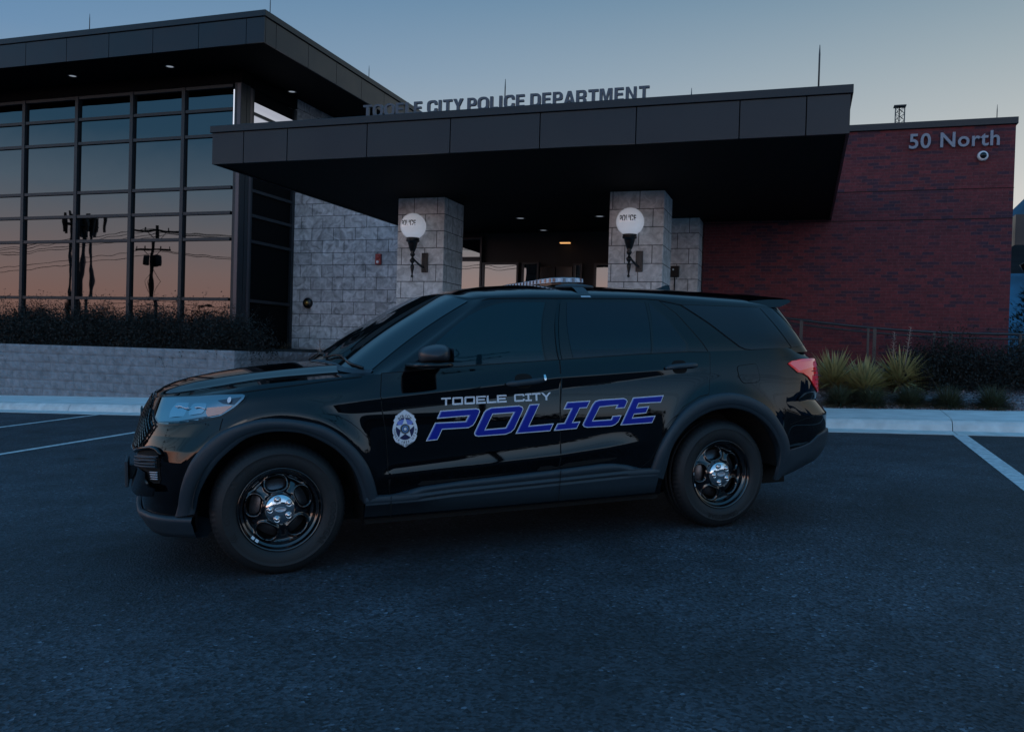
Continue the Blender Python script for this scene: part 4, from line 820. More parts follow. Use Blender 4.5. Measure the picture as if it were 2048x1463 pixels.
# greenhouse
GB=catmull([(.40,0),(.403,.4),(.430,.71),(.555,.825),(.63,.925),(1.0,.93),(1.75,.93),(2.7,.925),(3.25,.905),(3.66,.88),(3.87,.825),(3.99,.64),(4.03,.3),(4.04,0)])
GD=catmull([(1.15,0),(1.153,.37),(1.178,.605),(1.265,.705),(1.35,.765),(1.6,.785),(1.95,.79),(2.6,.785),(3.15,.765),(3.49,.745),(3.70,.70),(3.81,.54),(3.84,.25),(3.85,0)])
_gzb=catmull([(0,1.185),(1,1.175),(2,1.145),(3,1.12),(4,1.118),(5,1.15),(6,1.178),(7,1.216),(8,1.225),(9,1.235),(10,1.24),(11,1.24),(12,1.24),(13,1.24)])[:,1]
_gzd=catmull([(0,1.648),(1,1.642),(2,1.617),(3,1.592),(4,1.60),(5,1.606),(6,1.609),(7,1.607),(8,1.578),(9,1.560),(10,1.555),(11,1.57),(12,1.585),(13,1.59)])[:,1]
GN=13*16
def gh(u,h):  # u in 0..13 , h 0..1
    i=np.clip(np.asarray(u,float)*16,0,GN); h=np.asarray(h,float)
    k=np.arange(GN+1)
    f=lambda a:np.interp(i,k,a)
    bx,by,dx,dy=f(GB[:,0]),f(GB[:,1]),f(GD[:,0]),f(GD[:,1])
    zb,zd=f(_gzb),f(_gzd)
    c=.022*4*h*(1-h)
    ws=sstep(3.2,4.6,u)*(1-sstep(9,11,u))       # side bulge
    wf=1-sstep(2.8,3.8,u); wr=sstep(10,11.5,u)
    x=bx+(dx-bx)*h-wf*c*1.0+wr*c; y=by+(dy-by)*h+ws*c; z=zb+(zd-zb)*h+wf*c*.9
    return np.stack([x,y,z],-1)
def normal(fn,u,v,e=1e-3):
    a=fn(u+e,v)-fn(u-e,v); b=fn(u,v+e)-fn(u,v-e)
    n=np.cross(a,b); n=n/np.linalg.norm(n,axis=-1,keepdims=True)
    return n
def off(fn,u,v,o,sgn=1):
    u=np.asarray(u,float);v=np.asarray(v,float)
    n=normal(fn,u,v); p=fn(u,v)
    # outward = away from (1.7,0,.9)
    s=np.sign(np.sum(n*(p-np.array([1.7,0,.9])),-1,keepdims=True)); 
    return p+n*s*np.asarray(o)[...,None] if np.ndim(o) else p+n*s*o
# ================================================================== POLICE CAR
CAR=bpy.data.objects.new('police_suv',None); link(CAR)
cX=Vector((0.758,0.651,0.040)).normalized(); cYc=Vector((0.652,-0.758,0.0)); cZ=Vector((-0.030,-0.026,0.999))
cY=-(cYc-cX*cYc.dot(cX)).normalized(); cZ=cX.cross(cY)
CAR.matrix_world=Matrix(((cX.x,cY.x,cZ.x,-3.415),(cX.y,cY.y,cZ.y,5.057),(cX.z,cY.z,cZ.z,.030),(0,0,0,1)))
tag(CAR,'glossy black police SUV with blue POLICE lettering parked across the lot','police car')
def cv(P,s=1): 
    P=np.asarray(P,float).reshape(-1,3).copy(); P[:,1]*=-s; return P
def outn(fn,u,v,o):
    n=normal(fn,u,v); p=fn(u,v); sg=np.sign(np.sum(n*(p-np.array([1.7,0,.9])),-1,keepdims=True)); n=n*sg
    return p+n*np.asarray(o)[...,None] if np.ndim(o) else p+n*o, n
def inpoly(P,poly):
    x,y=P[:,0],P[:,1]; r=np.zeros(len(P),bool); n=len(poly)
    for i in range(n):
        x1,y1=poly[i];x2,y2=poly[(i+1)%n]
        c=((y1>y)!=(y2>y))&(x<(x2-x1)*(y-y1)/(y2-y1+1e-12)+x1); r^=c
    return r
def edgedist(P,poly):
    d=np.full(len(P),1e9); n=len(poly)
    for i in range(n):
        a=np.array(poly[i]);b=np.array(poly[(i+1)%n]); ab=b-a; t=np.clip(((P-a)@ab)/(ab@ab+1e-15),0,1); d=np.minimum(d,np.linalg.norm(P-(a+t[:,None]*ab),axis=1))
    return d
def subdiv(poly,st):
    out=[]; n=len(poly)
    for i in range(n):
        a=np.array(poly[i],float);b=np.array(poly[(i+1)%n],float); k=max(1,int(np.ceil(np.linalg.norm(b-a)/st)))
        out+=[a+(b-a)*j/k for j in range(k)]
    return np.array(out)
def rounded(poly,r,n=4):
    out=[]; N_=len(poly); rr=r if hasattr(r,'__len__') else [r]*N_
    for i in range(N_):
        p=np.array(poly[i],float);a=np.array(poly[i-1],float);b=np.array(poly[(i+1)%N_],float)
        la,lb=np.linalg.norm(a-p),np.linalg.norm(b-p); q=min(rr[i],la*.45,lb*.45)
        if q<1e-5: out.append(p); continue
        s=p+(a-p)/la*q; e=p+(b-p)/lb*q
        for k in range(n+1): t=k/n; out.append((1-t)**2*s+2*t*(1-t)*p+t*t*e)
    return np.array(out)
def inset(poly,d):
    P=np.array(poly,float); n=len(P); A=.5*sum(P[i][0]*P[(i+1)%n][1]-P[(i+1)%n][0]*P[i][1] for i in range(n)); sg=1 if A>0 else -1; out=[]
    for i in range(n):
        a,p,b=P[i-1],P[i],P[(i+1)%n]; e1=(p-a)/(np.linalg.norm(p-a)+1e-12); e2=(b-p)/(np.linalg.norm(b-p)+1e-12)
        n1=np.array([-e1[1],e1[0]])*sg; n2=np.array([-e2[1],e2[0]])*sg; m=n1+n2; k=m@m
        out.append(p+ (m*2/k*d if k>.35 else (n1+n2)*d*1.6))
    return np.array(out)
def tri2d(poly,holes=(),st=.03,grid=True):
    B=subdiv(poly,st); pts=[B]; edges=[(i,(i+1)%len(B)) for i in range(len(B))]; off_=len(B); HS=[]
    for h in holes:
        H=subdiv(h,st); edges+=[(off_+i,off_+(i+1)%len(H)) for i in range(len(H))]; pts.append(H); off_+=len(H); HS.append(H)
    if grid:
        mn,mxx=B.min(0),B.max(0); g=np.stack(np.meshgrid(np.arange(mn[0],mxx[0],st),np.arange(mn[1],mxx[1],st),indexing='ij'),-1).reshape(-1,2)
        if len(g):
            k=inpoly(g,B)&(edgedist(g,B)>st*.45)
            for H in HS: k&=~inpoly(g,H)&(edgedist(g,H)>st*.45)
            pts.append(g[k])
    P=np.concatenate(pts)
    r=delaunay_2d_cdt([Vector(p) for p in P],edges,[],1 if not holes else 0,1e-7)
    V=np.array([v[:] for v in r[0]]); F=[tuple(f) for f in r[2]]
    C=np.array([V[list(f)].mean(0) for f in F]); k=inpoly(C,B)
    for H in HS: k&=~inpoly(C,H)
    return V,[f for f,q in zip(F,k) if q],B
def patch(b,fn,poly,o,st=.03,holes=(),sc=(1,1),s=1,mi=0,skirt=0,of=None):
    sc=np.array(sc); V,F,B=tri2d(np.array(poly)*sc,[np.array(h)*sc for h in holes],st); W=V/sc
    oo=o if of is None else o+of(W[:,0],W[:,1])
    P,n=outn(fn,W[:,0],W[:,1],np.full(len(W),o) if of is None else oo)
    b.add(cv(P,s),F,mi,True,cv(n,s))
    if skirt:
        for ring in [B]+[subdiv(np.array(h)*sc,st) for h in holes]:
            w=ring/sc; oo=np.full(len(w),o) if of is None else o+of(w[:,0],w[:,1])
            P1,n1=outn(fn,w[:,0],w[:,1],oo); P2,_=outn(fn,w[:,0],w[:,1],oo-skirt); k=len(w)
            c=P1.mean(0); nn=P1-c; nn/=np.linalg.norm(nn,axis=1,keepdims=True)+1e-9
            b.add(np.concatenate([cv(P1,s),cv(P2,s)]),[(i,(i+1)%k,k+(i+1)%k,k+i) for i in range(k)],mi,True,np.concatenate([cv(nn,s),cv(nn,s)]))
    return b
hlp=[(.328,.992),(.47,.932),(.651,.870),(.74,.868),(.838,.878),(.98,.897),(1.102,.921),(1.179,.964),(1.235,1.008),(1.241,1.024),(1.22,1.030),(1.05,1.026),(.888,1.018),(.70,1.012),(.5,1.004)]
GSC=(.28,.42)   # greenhouse parameters to metres
def part(b,name,m,parent=None,**k): return b.build(name,m,CAR if parent is None else parent,**k)
archF=[(.993,.373),(1.013,.475),(1.051,.561),(1.147,.695),(1.255,.79),(1.335,.818),(1.422,.827),(1.51,.820),(1.592,.801),(1.752,.71),(1.853,.595),(1.906,.459),(1.925,.373)]
archFo=[(.870,.352),(.876,.373),(.92,.528),(.975,.64),(1.05,.764),(1.115,.827),(1.204,.868),(1.333,.898),(1.421,.9),(1.545,.885),(1.701,.84),(1.838,.739),(1.94,.605),(2.000,.44),(2.006,.414)]
archR=[(3.975,.38),(3.987,.464),(4.011,.591),(4.091,.699),(4.217,.785),(4.348,.831),(4.445,.842),(4.523,.842),(4.664,.808),(4.788,.737),(4.881,.644),(4.948,.52),(4.96,.40)]
archRo=[(3.870,.42),(3.883,.471),(3.923,.595),(4.003,.724),(4.128,.851),(4.263,.916),(4.435,.947),(4.572,.938),(4.696,.901),(4.832,.83),(4.944,.707),(5.023,.591),(5.05,.528),(5.055,.49)]
aF=np.array(archF);aR=np.array(archR)
def zbase(u):
    z=np.interp(u,[0,.6,.95,1.0,1.95,3.95,4.95,5.2,ULEN],[.17,.2,.24,.27,.27,.27,.30,.32,.34])
    for a in (aF,aR):
        k=(u>a[0,0])&(u<a[-1,0]); z=np.where(k,np.maximum(z,np.interp(u,a[:,0],a[:,1])),z)
    return z
_CNT=(16,7,7,12,16,8,8,8)
def zrows(u):
    x,_=plan(u); zw=_zw(x); zc=_zc(x); wb=np.maximum(_zd(x),.015); top=_top(x); zw=np.minimum(zw,.66)
    B=[0*x+.15,zw-.07,zw,zw+.13,np.maximum(zc-wb,zw+.16),zc,np.minimum(zc+.10,top-.006),top+.012]
    B.insert(4,np.maximum((B[3]+B[4])/2,zw+.15)); rows=[B[0]]
    for a,c,n in zip(B[:-1],B[1:],_CNT): rows+=[a+(c-a)*k/n for k in range(1,n+1)]
    return np.array(rows).T      # (columns, rows)
def colpatch(b,poly,o,s,mi=0,st=.016):
    P=np.array(poly); us=np.unique(np.round(np.concatenate([np.arange(P[:,0].min()+st*.5,P[:,0].max(),st),P[:,0]]),4)); us=us[np.concatenate([[True],np.diff(us)>4e-4])]; us[-1]=P[:,0].max(); lo=[];hi=[]
    for u in us:
        zs=[]
        for i in range(len(P)):
            a,c=P[i],P[(i+1)%len(P)]
            if min(a[0],c[0])-1e-9<=u<=max(a[0],c[0])+1e-9:
                if abs(a[0]-c[0])<1e-9: zs+=[a[1],c[1]]
                else: zs.append(a[1]+(c[1]-a[1])*(u-a[0])/(c[0]-a[0]))
        lo.append(min(zs));hi.append(max(zs))
    lo,hi=np.array(lo)[:,None],np.array(hi)[:,None]; Z=np.clip(zrows(us),lo,hi); U=np.repeat(us[:,None],Z.shape[1],1)
    loft(body,U,Z,b,s,mi,off_=o)
# --- main body skin
def loft(fn,U,VV,b,s,mi=0,off_=0.0,cut=None):
    P,n=outn(fn,U,VV,off_); a,c=U.shape; uv_=np.stack([U,VV],-1).reshape(-1,2); dead=inpoly(uv_,cut) if cut is not None else np.zeros(a*c,bool)
    F=[(i*c+j,(i+1)*c+j,(i+1)*c+j+1,i*c+j+1) for i in range(a-1) for j in range(c-1)]
    Pf=P.reshape(-1,3); F=[f for f in F if np.linalg.norm(Pf[f[0]]-Pf[f[3]])>2e-4 or np.linalg.norm(Pf[f[1]]-Pf[f[2]])>2e-4]
    if cut is not None: F=[f for f in F if not any(dead[i] for i in f)]
    b.add(cv(P,s),F,mi,True,cv(n,s))
b=MB()
uu=np.unique(np.concatenate([np.linspace(0,ULEN,330),aF[:,0],aR[:,0],np.linspace(aF[0,0]-.002,aF[0,0]+.06,8),np.linspace(aF[-1,0]-.06,aF[-1,0]+.002,8),np.linspace(aR[0,0]-.002,aR[0,0]+.06,8),np.linspace(aR[-1,0]-.06,aR[-1,0]+.002,8)]))
xu,_=plan(uu); zt=_top(xu); zb_=zbase(uu); ZB=np.clip(zrows(uu),zb_[:,None],zt[:,None]); UB=np.repeat(uu[:,None],ZB.shape[1],1)
for s in (1,-1): loft(body,UB,ZB,b,s,cut=inset(hlp,.010))
# upper shell
ug=np.linspace(0,13,420); hg=np.linspace(-.06,1,60); UG,HG=np.meshgrid(ug,hg,indexing='ij')
for s in (1,-1): loft(gh,UG,HG,b,s)
# roof: ribs from the cant rail to the centre line
_rz=ip([(1.14,1.648),(1.25,1.670),(1.36,1.692),(1.5,1.710),(1.7,1.723),(2.0,1.727),(2.5,1.718),(3.0,1.707),(3.4,1.692),(3.6,1.672),(3.85,1.59)])
def crown(E,zc,p,n=26,dome=None,ex=1.0,gf=None):
    w=np.linspace(0,1,n)**1.3; y=E[:,1][:,None]*(1-w); x=np.repeat(E[:,0][:,None],n,1); q=np.abs(y)/np.maximum(E[:,1][:,None],1e-4)
    z=E[:,2][:,None]+(zc-E[:,2])[:,None]*((1-np.minimum(q,1)**p)**ex if gf is None else gf(q))
    if dome is not None: z=z+dome(x,y)
    return np.stack([x,y,z],-1)
E_=gh(ug,np.ones_like(ug)); zc=np.maximum(_rz(E_[:,0]),E_[:,2]); zc=np.where(E_[:,1]<.3,np.minimum(zc,E_[:,2]+E_[:,1]*.25),zc)
def addgrid(b,P,s,mi=0):
    a,c=P.shape[:2]; du=np.gradient(P,axis=0);dv=np.gradient(P,axis=1); n=np.cross(du,dv); n/=np.linalg.norm(n,axis=-1,keepdims=True)+1e-12; n*=np.sign(n[...,2:3]+1e-9)
    b.add(cv(P,s),[(i*c+j,(i+1)*c+j,(i+1)*c+j+1,i*c+j+1) for i in range(a-1) for j in range(c-1)],mi,True,cv(n,s))
RP=crown(E_[8:-8],zc[8:-8],2.5,30,None,.64)
for s in (1,-1): addgrid(b,RP,s)
part(b,'body',MT['paint'],uv=False)
# --- bonnet
b=MB(); uh=np.linspace(.02,u_of_x(.56),120); xh,_=plan(uh); E_=outn(body,uh,_top(xh),0.0)[0]
_hz=ip([(-.70,1.0),(-.655,1.010),(-.60,1.045),(-.52,1.078),(-.42,1.105),(-.25,1.135),(-.1,1.156),(.1,1.176),(.3,1.190),(.5,1.198),(.6,1.20)])
zc=np.maximum(_hz(E_[:,0]),E_[:,2])
def dome(x,y): 
    yc_=.50-.10*(.5-x); t=np.clip((np.abs(y)-yc_)/.05,-1,1); return .010*(1-t)/2*sstep(-.62,-.3,x)
HP=crown(E_,zc,2.2,60,None,1.0,lambda q: .22*np.clip((1-q)/.24,0,1)+.58*sstep(.78,.56,q)+.20*(1-np.clip(q/.62,0,1)**2))
for s in (1,-1): addgrid(b,HP,s)
part(b,'bonnet',MT['paint'],uv=False)
# bonnet shut line along the wing and above the lamp
b=MB()
hl=[(.30,1.000),(.55,1.010),(.9,1.034),(1.235,1.052),(1.5,1.078),(1.75,1.105),(1.93,1.122)]
for s in (1,-1): patch(b,body,hl+[(u,z-.006) for u,z in hl[::-1]],.0015,.03,s=s)
part(b,'shut_line',MT['gap'])
# --- glass
WSP=[(0,.03),(1,.03),(2,.035),(2.55,.045),(2.86,.06),(2.9,.2),(2.93,.5),(2.95,.8),(2.955,.95),(2.9,.975),(2,.985),(0,.985)]
b=MB()
for s in (1,-1): patch(b,gh,WSP,.004,.035,sc=(.28,.55),s=s)
ws=part(b,'windscreen',MT['wglass'])
b=MB()
for s in (1,-1):
    patch(b,gh,[(0,-.02),(2,-.01),(2.6,0),(2.95,.01),(2.95,.05),(2.86,.06),(2.55,.045),(2,.035),(1,.03),(0,.03)],.006,.04,sc=(.28,.55),s=s)
part(b,'cowl_panel',MT['clad'],ws)
b=MB()
for y0,y1 in ((.10,.78),(-.62,.06)):
    P=[]; 
    for i in range(11):
        t=i/10; y=y0+(y1-y0)*t; u=np.interp(abs(y),GB[:,1][:50],np.arange(50)/16.); q=outn(gh,np.array([u]),np.array([.05+.05*math.sin(t*3.1)]),np.array([.018]))[0][0]; P.append((q[0],-math.copysign(q[1],y) if abs(y)>1e-6 else 0,q[2]))
    b.tube(P,.008,6)
part(b,'wiper',MT['trim'],ws)
fglass=[(4.521,.053),(4.30,.24),(4.19,.40),(4.138,.55),(4.125,.66),(4.144,.754),(4.267,.838),(4.449,.893),(4.65,.920),(4.9,.924),(5.509,.916),(5.889,.045),(5.212,.043)]
rglass=[(5.904,.915),(6.823,.914),(6.737,.058),(6.128,.057)]; qtri=[(6.86,.906),(7.0,.60),(7.114,.174),(7.09,.09),(7.009,.051),(6.752,.056)]
fframe=[(3.925,.005),(3.766,.171),(3.72,.45),(3.70,.68),(3.745,.857),(3.899,.949),(4.1,.981),(4.5,.983),(5.699,.974),(6.018,.030),(5.2,.012),(4.5,.006)]
rframe=[(5.709,.974),(6.845,.977),(6.997,.966),(7.16,.735),(7.358,.189),(7.40,.02),(7.2,.008),(6.028,.030)]
trimo=[(5.79,.951),(6.852,.959),(6.886,.916),(7.03,.60),(7.151,.181),(7.12,.06),(7.028,.016),(6.058,.030)]
ftrim=[(4.05,.018),(3.96,.22),(3.93,.45),(3.95,.68),(4.03,.81),(4.2,.895),(4.43,.94),(4.7,.956),(5.72,.951),(6.0,.032),(5.2,.018),(4.5,.014)]
quarter=[(7.325,.895),(7.6,.914),(7.949,.932),(8.5,.95),(8.994,.962),(9.08,.50),(9.169,.055),(8.6,.050),(8.16,.050),(8.05,.065),(7.965,.117),(7.8,.32),(7.615,.569)]
wrap=[(9.03,.960),(9.542,.972),(9.75,.70),(9.937,.417),(9.957,.094),(9.60,.07),(9.205,.058),(9.12,.50)]
doors={}
dF=[(2.048,1.135),(2.028,1.0),(2.04,.9),(2.057,.791),(2.067,.556),(2.083,.414),(2.141,.421),(2.273,.449),(2.542,.468),(3.185,.496),(3.190,.7),(3.192,.899),(3.214,1.196),(2.9,1.183),(2.6,1.169),(2.3,1.150)]
dR=[(3.222,1.196),(3.200,.899),(3.198,.7),(3.193,.497),(3.486,.512),(3.575,.51),(3.684,.494),(3.79,.464),(3.87,.52),(3.915,.61),(3.995,.738),(4.12,.865),(4.255,.930),(4.329,.944),(4.345,1.0),(4.362,1.082),(4.384,1.226),(4.2,1.232),(3.8,1.222)]
HANDLE={'f':(2.82,3.097,1.055,1.078),'r':(3.994,4.261,1.124,1.139)}
for s in (1,-1):
    for key,poly,frm,gls,trm in (('f',dF,fframe,[fglass],ftrim),('r',dR,rframe,[rglass,qtri],trimo)):
        b=MB(); colpatch(b,poly,.0030,s); patch(b,body,inset(poly,-.0045),.0010,.05,s=s,mi=1)
        patch(b,gh,frm,.004,.03,sc=GSC,s=s,mi=0,skirt=.005); patch(b,gh,np.array(inset(np.array(frm)*GSC,-.006))/GSC,.0012,.05,sc=GSC,s=s,mi=1)
        d=part(b,'door',[MT['paint'],MT['gap']]); doors[(key,s)]=d
        if s==1: d['label']='front door with the badge and lettering' if key=='f' else 'rear door with privacy glass'
        b=MB(); patch(b,gh,trm,.0065,.03,sc=GSC,s=s); 
        if key=='f': patch(b,gh,[(5.53,.918),(5.69,.918),(5.995,.036),(5.905,.040)],.0085,.03,sc=GSC,s=s)
        else: patch(b,gh,[(5.79,.915),(5.885,.915),(6.11,.05),(6.045,.04)],.0085,.03,sc=GSC,s=s); patch(b,gh,[(6.824,.93),(6.858,.93),(6.751,.03),(6.738,.03)],.0105,.03,sc=GSC,s=s)
        part(b,'window_trim',MT['trim'],d)
        for g_ in gls:
            b=MB(); patch(b,gh,g_,.0088,.03,sc=GSC,s=s); part(b,'door_window',MT['dglass'] if key=='f' else MT['tint'],d)
        u0,u1,z0,z1=HANDLE[key]
        # handle: dished pocket plus a bar standing 4 cm proud
        b=MB(); um=(u0+u1)/2-.01; zm=(z0+z1)/2
        cup=[(um-.058+.116*.5+math.copysign(abs(math.cos(a))**.6,math.cos(a))*.060,zm+.002+math.copysign(abs(math.sin(a))**.7,math.sin(a))*.045) for a in np.linspace(0,2*math.pi,28,endpoint=False)]
        patch(b,body,cup,.0042,.02,s=s,mi=1)
        NP=26; prof=[]
        for i in range(NP+1):
            t=i/NP; u=u0+(u1-u0)*t; z=z0+(z1-z0)*t; e=1-abs(2*t-1)**6; r=.019*(.35+.65*e**.5); lift=.012+.030*min(1,4*t,4*(1-t))**.6
            c_,n_=outn(body,np.array([u]),np.array([z]),np.array([lift])); prof.append((c_[0],n_[0],r))
        V=[];F=[];K=10
        for c_,n_,r in prof:
            up=np.array([0,0,1.]); up-=n_*(up@n_)
            for k in range(K):
                a=2*math.pi*k/K; V.append(c_+up*math.cos(a)*r+n_*math.sin(a)*r*.62)
        for i in range(NP):
            for k in range(K): F.append((i*K+k,i*K+(k+1)%K,(i+1)*K+(k+1)%K,(i+1)*K+k))
        F+= [tuple(range(K)),tuple(NP*K+k for k in range(K))]
        b.add(cv(np.array(V),s),F,0,True)
        h=part(b,'door_handle',[MT['clad'],MT['gap']],d)
        if key=='f':
            b=MB(); patch(b,body,[(u1-.022+.008*math.cos(a),z1+.008*math.sin(a)) for a in np.linspace(0,6.283,12,endpoint=False)],.054,.01,s=s); part(b,'lock',MT['chrome'],h)
    b=MB(); patch(b,gh,quarter,.0045,.03,sc=GSC,s=s); patch(b,gh,np.array(inset(np.array(quarter)*GSC,-.006))/GSC,.002,.04,sc=GSC,s=s,mi=1); part(b,'quarter_window',[MT['tint'],MT['gap']])
    b=MB(); patch(b,gh,wrap,.0045,.03,sc=GSC,s=s); part(b,'pillar_glass',MT['tint'])
b=MB()
RWP=[(10.03,.40),(9.66,.985),(10.5,.97),(11.5,.965),(13,.965),(13,.06),(11.5,.06),(10.4,.07),(10.06,.11)]
for s in (1,-1): patch(b,gh,RWP,.004,.04,sc=(.3,.42),s=s)
part(b,'rear_window',MT['tint'])
# drip line above the doors
b=MB(); dl=[(3.86,.965),(4.1,.992),(4.5,.992),(5.7,.985),(6.85,.988),(7.02,.975),(7.2,.94),(7.33,.905)]
for s in (1,-1): patch(b,gh,dl+[(u,h-.014) for u,h in dl[::-1]],.0055,.03,sc=GSC,s=s)
part(b,'roof_channel',MT['gap'])
# --- rear spoiler
b=MB(); NY=41; rowsP=[]
for i in range(NY):
    y=-.70+1.40*i/(NY-1); q=abs(y)/.70; zx=1.605+.050*(1-q**2.4); xr=3.88-.05*q**3; zf=1.597+.085*(1-q**2.6)
    rowsP.append([(3.44,-y,zf+.004),(3.62,-y,zx+.024*(1-q**3)+.008),(xr-.02,-y,zx+.010),(xr,-y,zx),(xr-.012,-y,zx-.012),(3.72,-y,zx-.046),(3.56,-y,zx-.056)])
rowsP=np.array(rowsP); rowsP[:,:,1]*=1+.55*np.clip(rowsP[:,2:3,2]-rowsP[:,:,2],0,.1)/.7*1.0
for a_,c_ in ((0,3),(2,5),(4,7)):
    G=rowsP[:,a_:c_]; m=G.shape[1]; b.add(G.reshape(-1,3),[(i*m+k,i*m+k+1,(i+1)*m+k+1,(i+1)*m+k) for i in range(NY-1) for k in range(m-1)],0,True)
b.add(rowsP[0],[tuple(range(7))]); b.add(rowsP[-1],[tuple(range(7))]); part(b,'spoiler',MT['paint'])
# --- wheel arch mouldings, sills, bumpers
def band(b,A,B,rows,s,n=70):
    def rs(P):
        P=catmull(P,8); L=np.concatenate([[0],np.cumsum(np.linalg.norm(np.diff(P,axis=0),axis=1))]); t=np.linspace(0,L[-1],n); return np.stack([np.interp(t,L,P[:,0]),np.interp(t,L,P[:,1])],1)
    A=rs(A);B=rs(B); G=[]
    for f,o,dy in rows:
        W=A+(B-A)*f; P,_=outn(body,W[:,0],W[:,1],np.full(n,o)); P=P.copy(); P[:,1]-=dy; G.append(P)
    G=np.array(G); a=len(rows)
    b.add(cv(G.reshape(-1,3),s),[(i*n+j,(i+1)*n+j,(i+1)*n+j+1,i*n+j+1) for i in range(a-1) for j in range(n-1)],0,True)
for s in (1,-1):
    for A,B in ((archFo,archF),(archRo,archR)):
        b=MB(); band(b,A,B,[(0,.0,0),(.0,.006,0),(.03,.013,0),(.10,.022,0),(.2,.027,0),(.66,.031,0),(.72,.024,0),(.80,.022,0),(.97,.022,0),(1.0,.018,0),(1.0,.0,.03),(1.0,-.02,.10)],s); part(b,'arch_moulding',MT['clad'])
    rt=[(2.006,.414),(2.086,.413),(2.141,.421),(2.273,.449),(2.542,.468),(3.178,.495),(3.486,.512),(3.575,.51),(3.684,.494),(3.808,.46),(3.90,.458)]
    up=np.linspace(1.93,3.93,120); zt_=np.interp(up,[p[0] for p in rt],[p[1] for p in rt]); b=MB(); G=[]
    zc0=np.interp(up,[2.247,2.457,3.196,3.70],[.394,.407,.427,.441]); inb=sstep(2.24,2.33,up)*(1-sstep(3.62,3.71,up))
    def lvl(f): return zt_+(.285-zt_)*f
    rows_=[(zt_,0.0),(zt_-.001,.010),(zt_-.010,.020),(zc0+.026,.026),(zc0+.022,.026-.007*inb),(zc0+.014,.026-.007*inb),(zc0+.010,.029),(zc0-.006,.031),(zc0-.010,.031-.012*inb),(zc0-.020,.026-.010*inb),(zc0-.024,.029),(zc0-.034,.027),(.36+0*up,.018),(.285+0*up,.004)]
    for z,o in rows_:
        P,_=outn(body,up,np.minimum(z,zt_),o+0*up); G.append(P)
    P=G[-1].copy(); P[:,1]-=.10; P[:,2]-=.02; G.append(P); G=np.array(G)
    a=len(G); n=len(up); b.add(cv(G.reshape(-1,3),s),[(i*n+j,(i+1)*n+j,(i+1)*n+j+1,i*n+j+1) for i in range(a-1) for j in range(n-1)],0,True)
    sill=part(b,'sill_moulding',MT['clad'])
    b=MB(); patch(b,body,[(3.187,.497),(3.192,.497),(3.192,.30),(3.187,.30)],.0325,.05,s=s); patch(b,body,[(2.080,.413),(2.085,.413),(2.088,.29),(2.083,.29)],.0305,.05,s=s); part(b,'joint',MT['gap'],sill)
# front bumper lower lip
b=MB()
ul=np.concatenate([np.linspace(0,.98,60)]); G=[]
for z,o in (( .352,.004),(.350,.022),(.338,.030),(.322,.030),(.300,.020),(.262,.018),(.225,.006),(.185,-.05),(.175,-.18)):
    zz=z-.018*np.exp(-((ul-.34)/.12)**2)*(z>.29); P,_=outn(body,ul,zz,o+0*ul); G.append(P)
G=np.array(G);a=len(G);n=len(ul)
for s in (1,-1): b.add(cv(G.reshape(-1,3),s),[(i*n+j,(i+1)*n+j,(i+1)*n+j+1,i*n+j+1) for i in range(a-1) for j in range(n-1)],0,True)
fb=part(b,'front_bumper',MT['clad'])
rbp=[(4.956,.505),(5.113,.518),(5.192,.530),(5.281,.553),(5.36,.603),(5.50,.632),(5.75,.640),(6.0,.640),(ULEN,.640),(ULEN,.34),(6.0,.34),(5.6,.34),(5.3,.325),(5.094,.305),(4.965,.30)]
def rof(u,z):
    top=np.interp(u,[p[0] for p in rbp[:9]],[p[1] for p in rbp[:9]]); return .012*np.clip((top-z)/.018,0,1)+.004*np.clip((z-.33)/.05,-1,1)
b=MB()
for s in (1,-1): patch(b,body,rbp,.012,.025,s=s,skirt=.03,of=rof)
part(b,'rear_bumper',MT['clad'])
# --- front face: grille, lamps, bumper openings
b=MB(); gp=[(0,.992),(.30,.986),(.38,.975),(.645,.868),(.66,.856),(.61,.79),(.55,.725),(.45,.712),(0,.715)]
for s in (1,-1): patch(b,body,gp,.002,.04,s=s,mi=0)
gr=part(b,'grille',MT['gap'])
b=MB()
for s in (1,-1):
    gi=np.array(gp)
    for fam in (1,-1):
        for k in range(-14,30):
            pts=[]; 
            for t in np.linspace(-.2,.9,60):
                u=t; z=.70+.055*k*.6+fam*.62*t; 
                if .7<z<1.0: pts.append((u,z))
            pts=np.array(pts) if pts else np.zeros((0,2)); 
            if len(pts)<3: continue
            ins=inpoly(pts,gi)&(pts[:,0]>0); run=pts[ins]
            if len(run)>=2:
                P,_=outn(body,run[:,0],run[:,1],np.full(len(run),.014)); b.tube([tuple(p) for p in cv(P,s)],.0052,4,cap=False,smooth=False)
part(b,'grille_mesh',MT['trim'],gr)
b=MB()
for s in (1,-1):
    rim_=[(0,1.0),(.30,.994),(.392,.982),(.66,.866),(.675,.856),(.62,.785),(.555,.715),(.45,.702),(0,.705)]
    patch(b,body,rim_,.006,.04,holes=[gp],s=s,skirt=.006)
part(b,'grille_surround',MT['trim'],gr)
b=MB(); c_,_=outn(body,np.array([0.]),np.array([.86]),np.array([.0])); b.lathe([(.07,0),(.07,-.010),(.055,-.014),(.001,-.014)],24,axis='x',c=tuple(c_[0])); part(b,'emblem',MT['trim'],gr)
def hof(u,z): return .14*(z-.95)-.8*(z-.95)**2
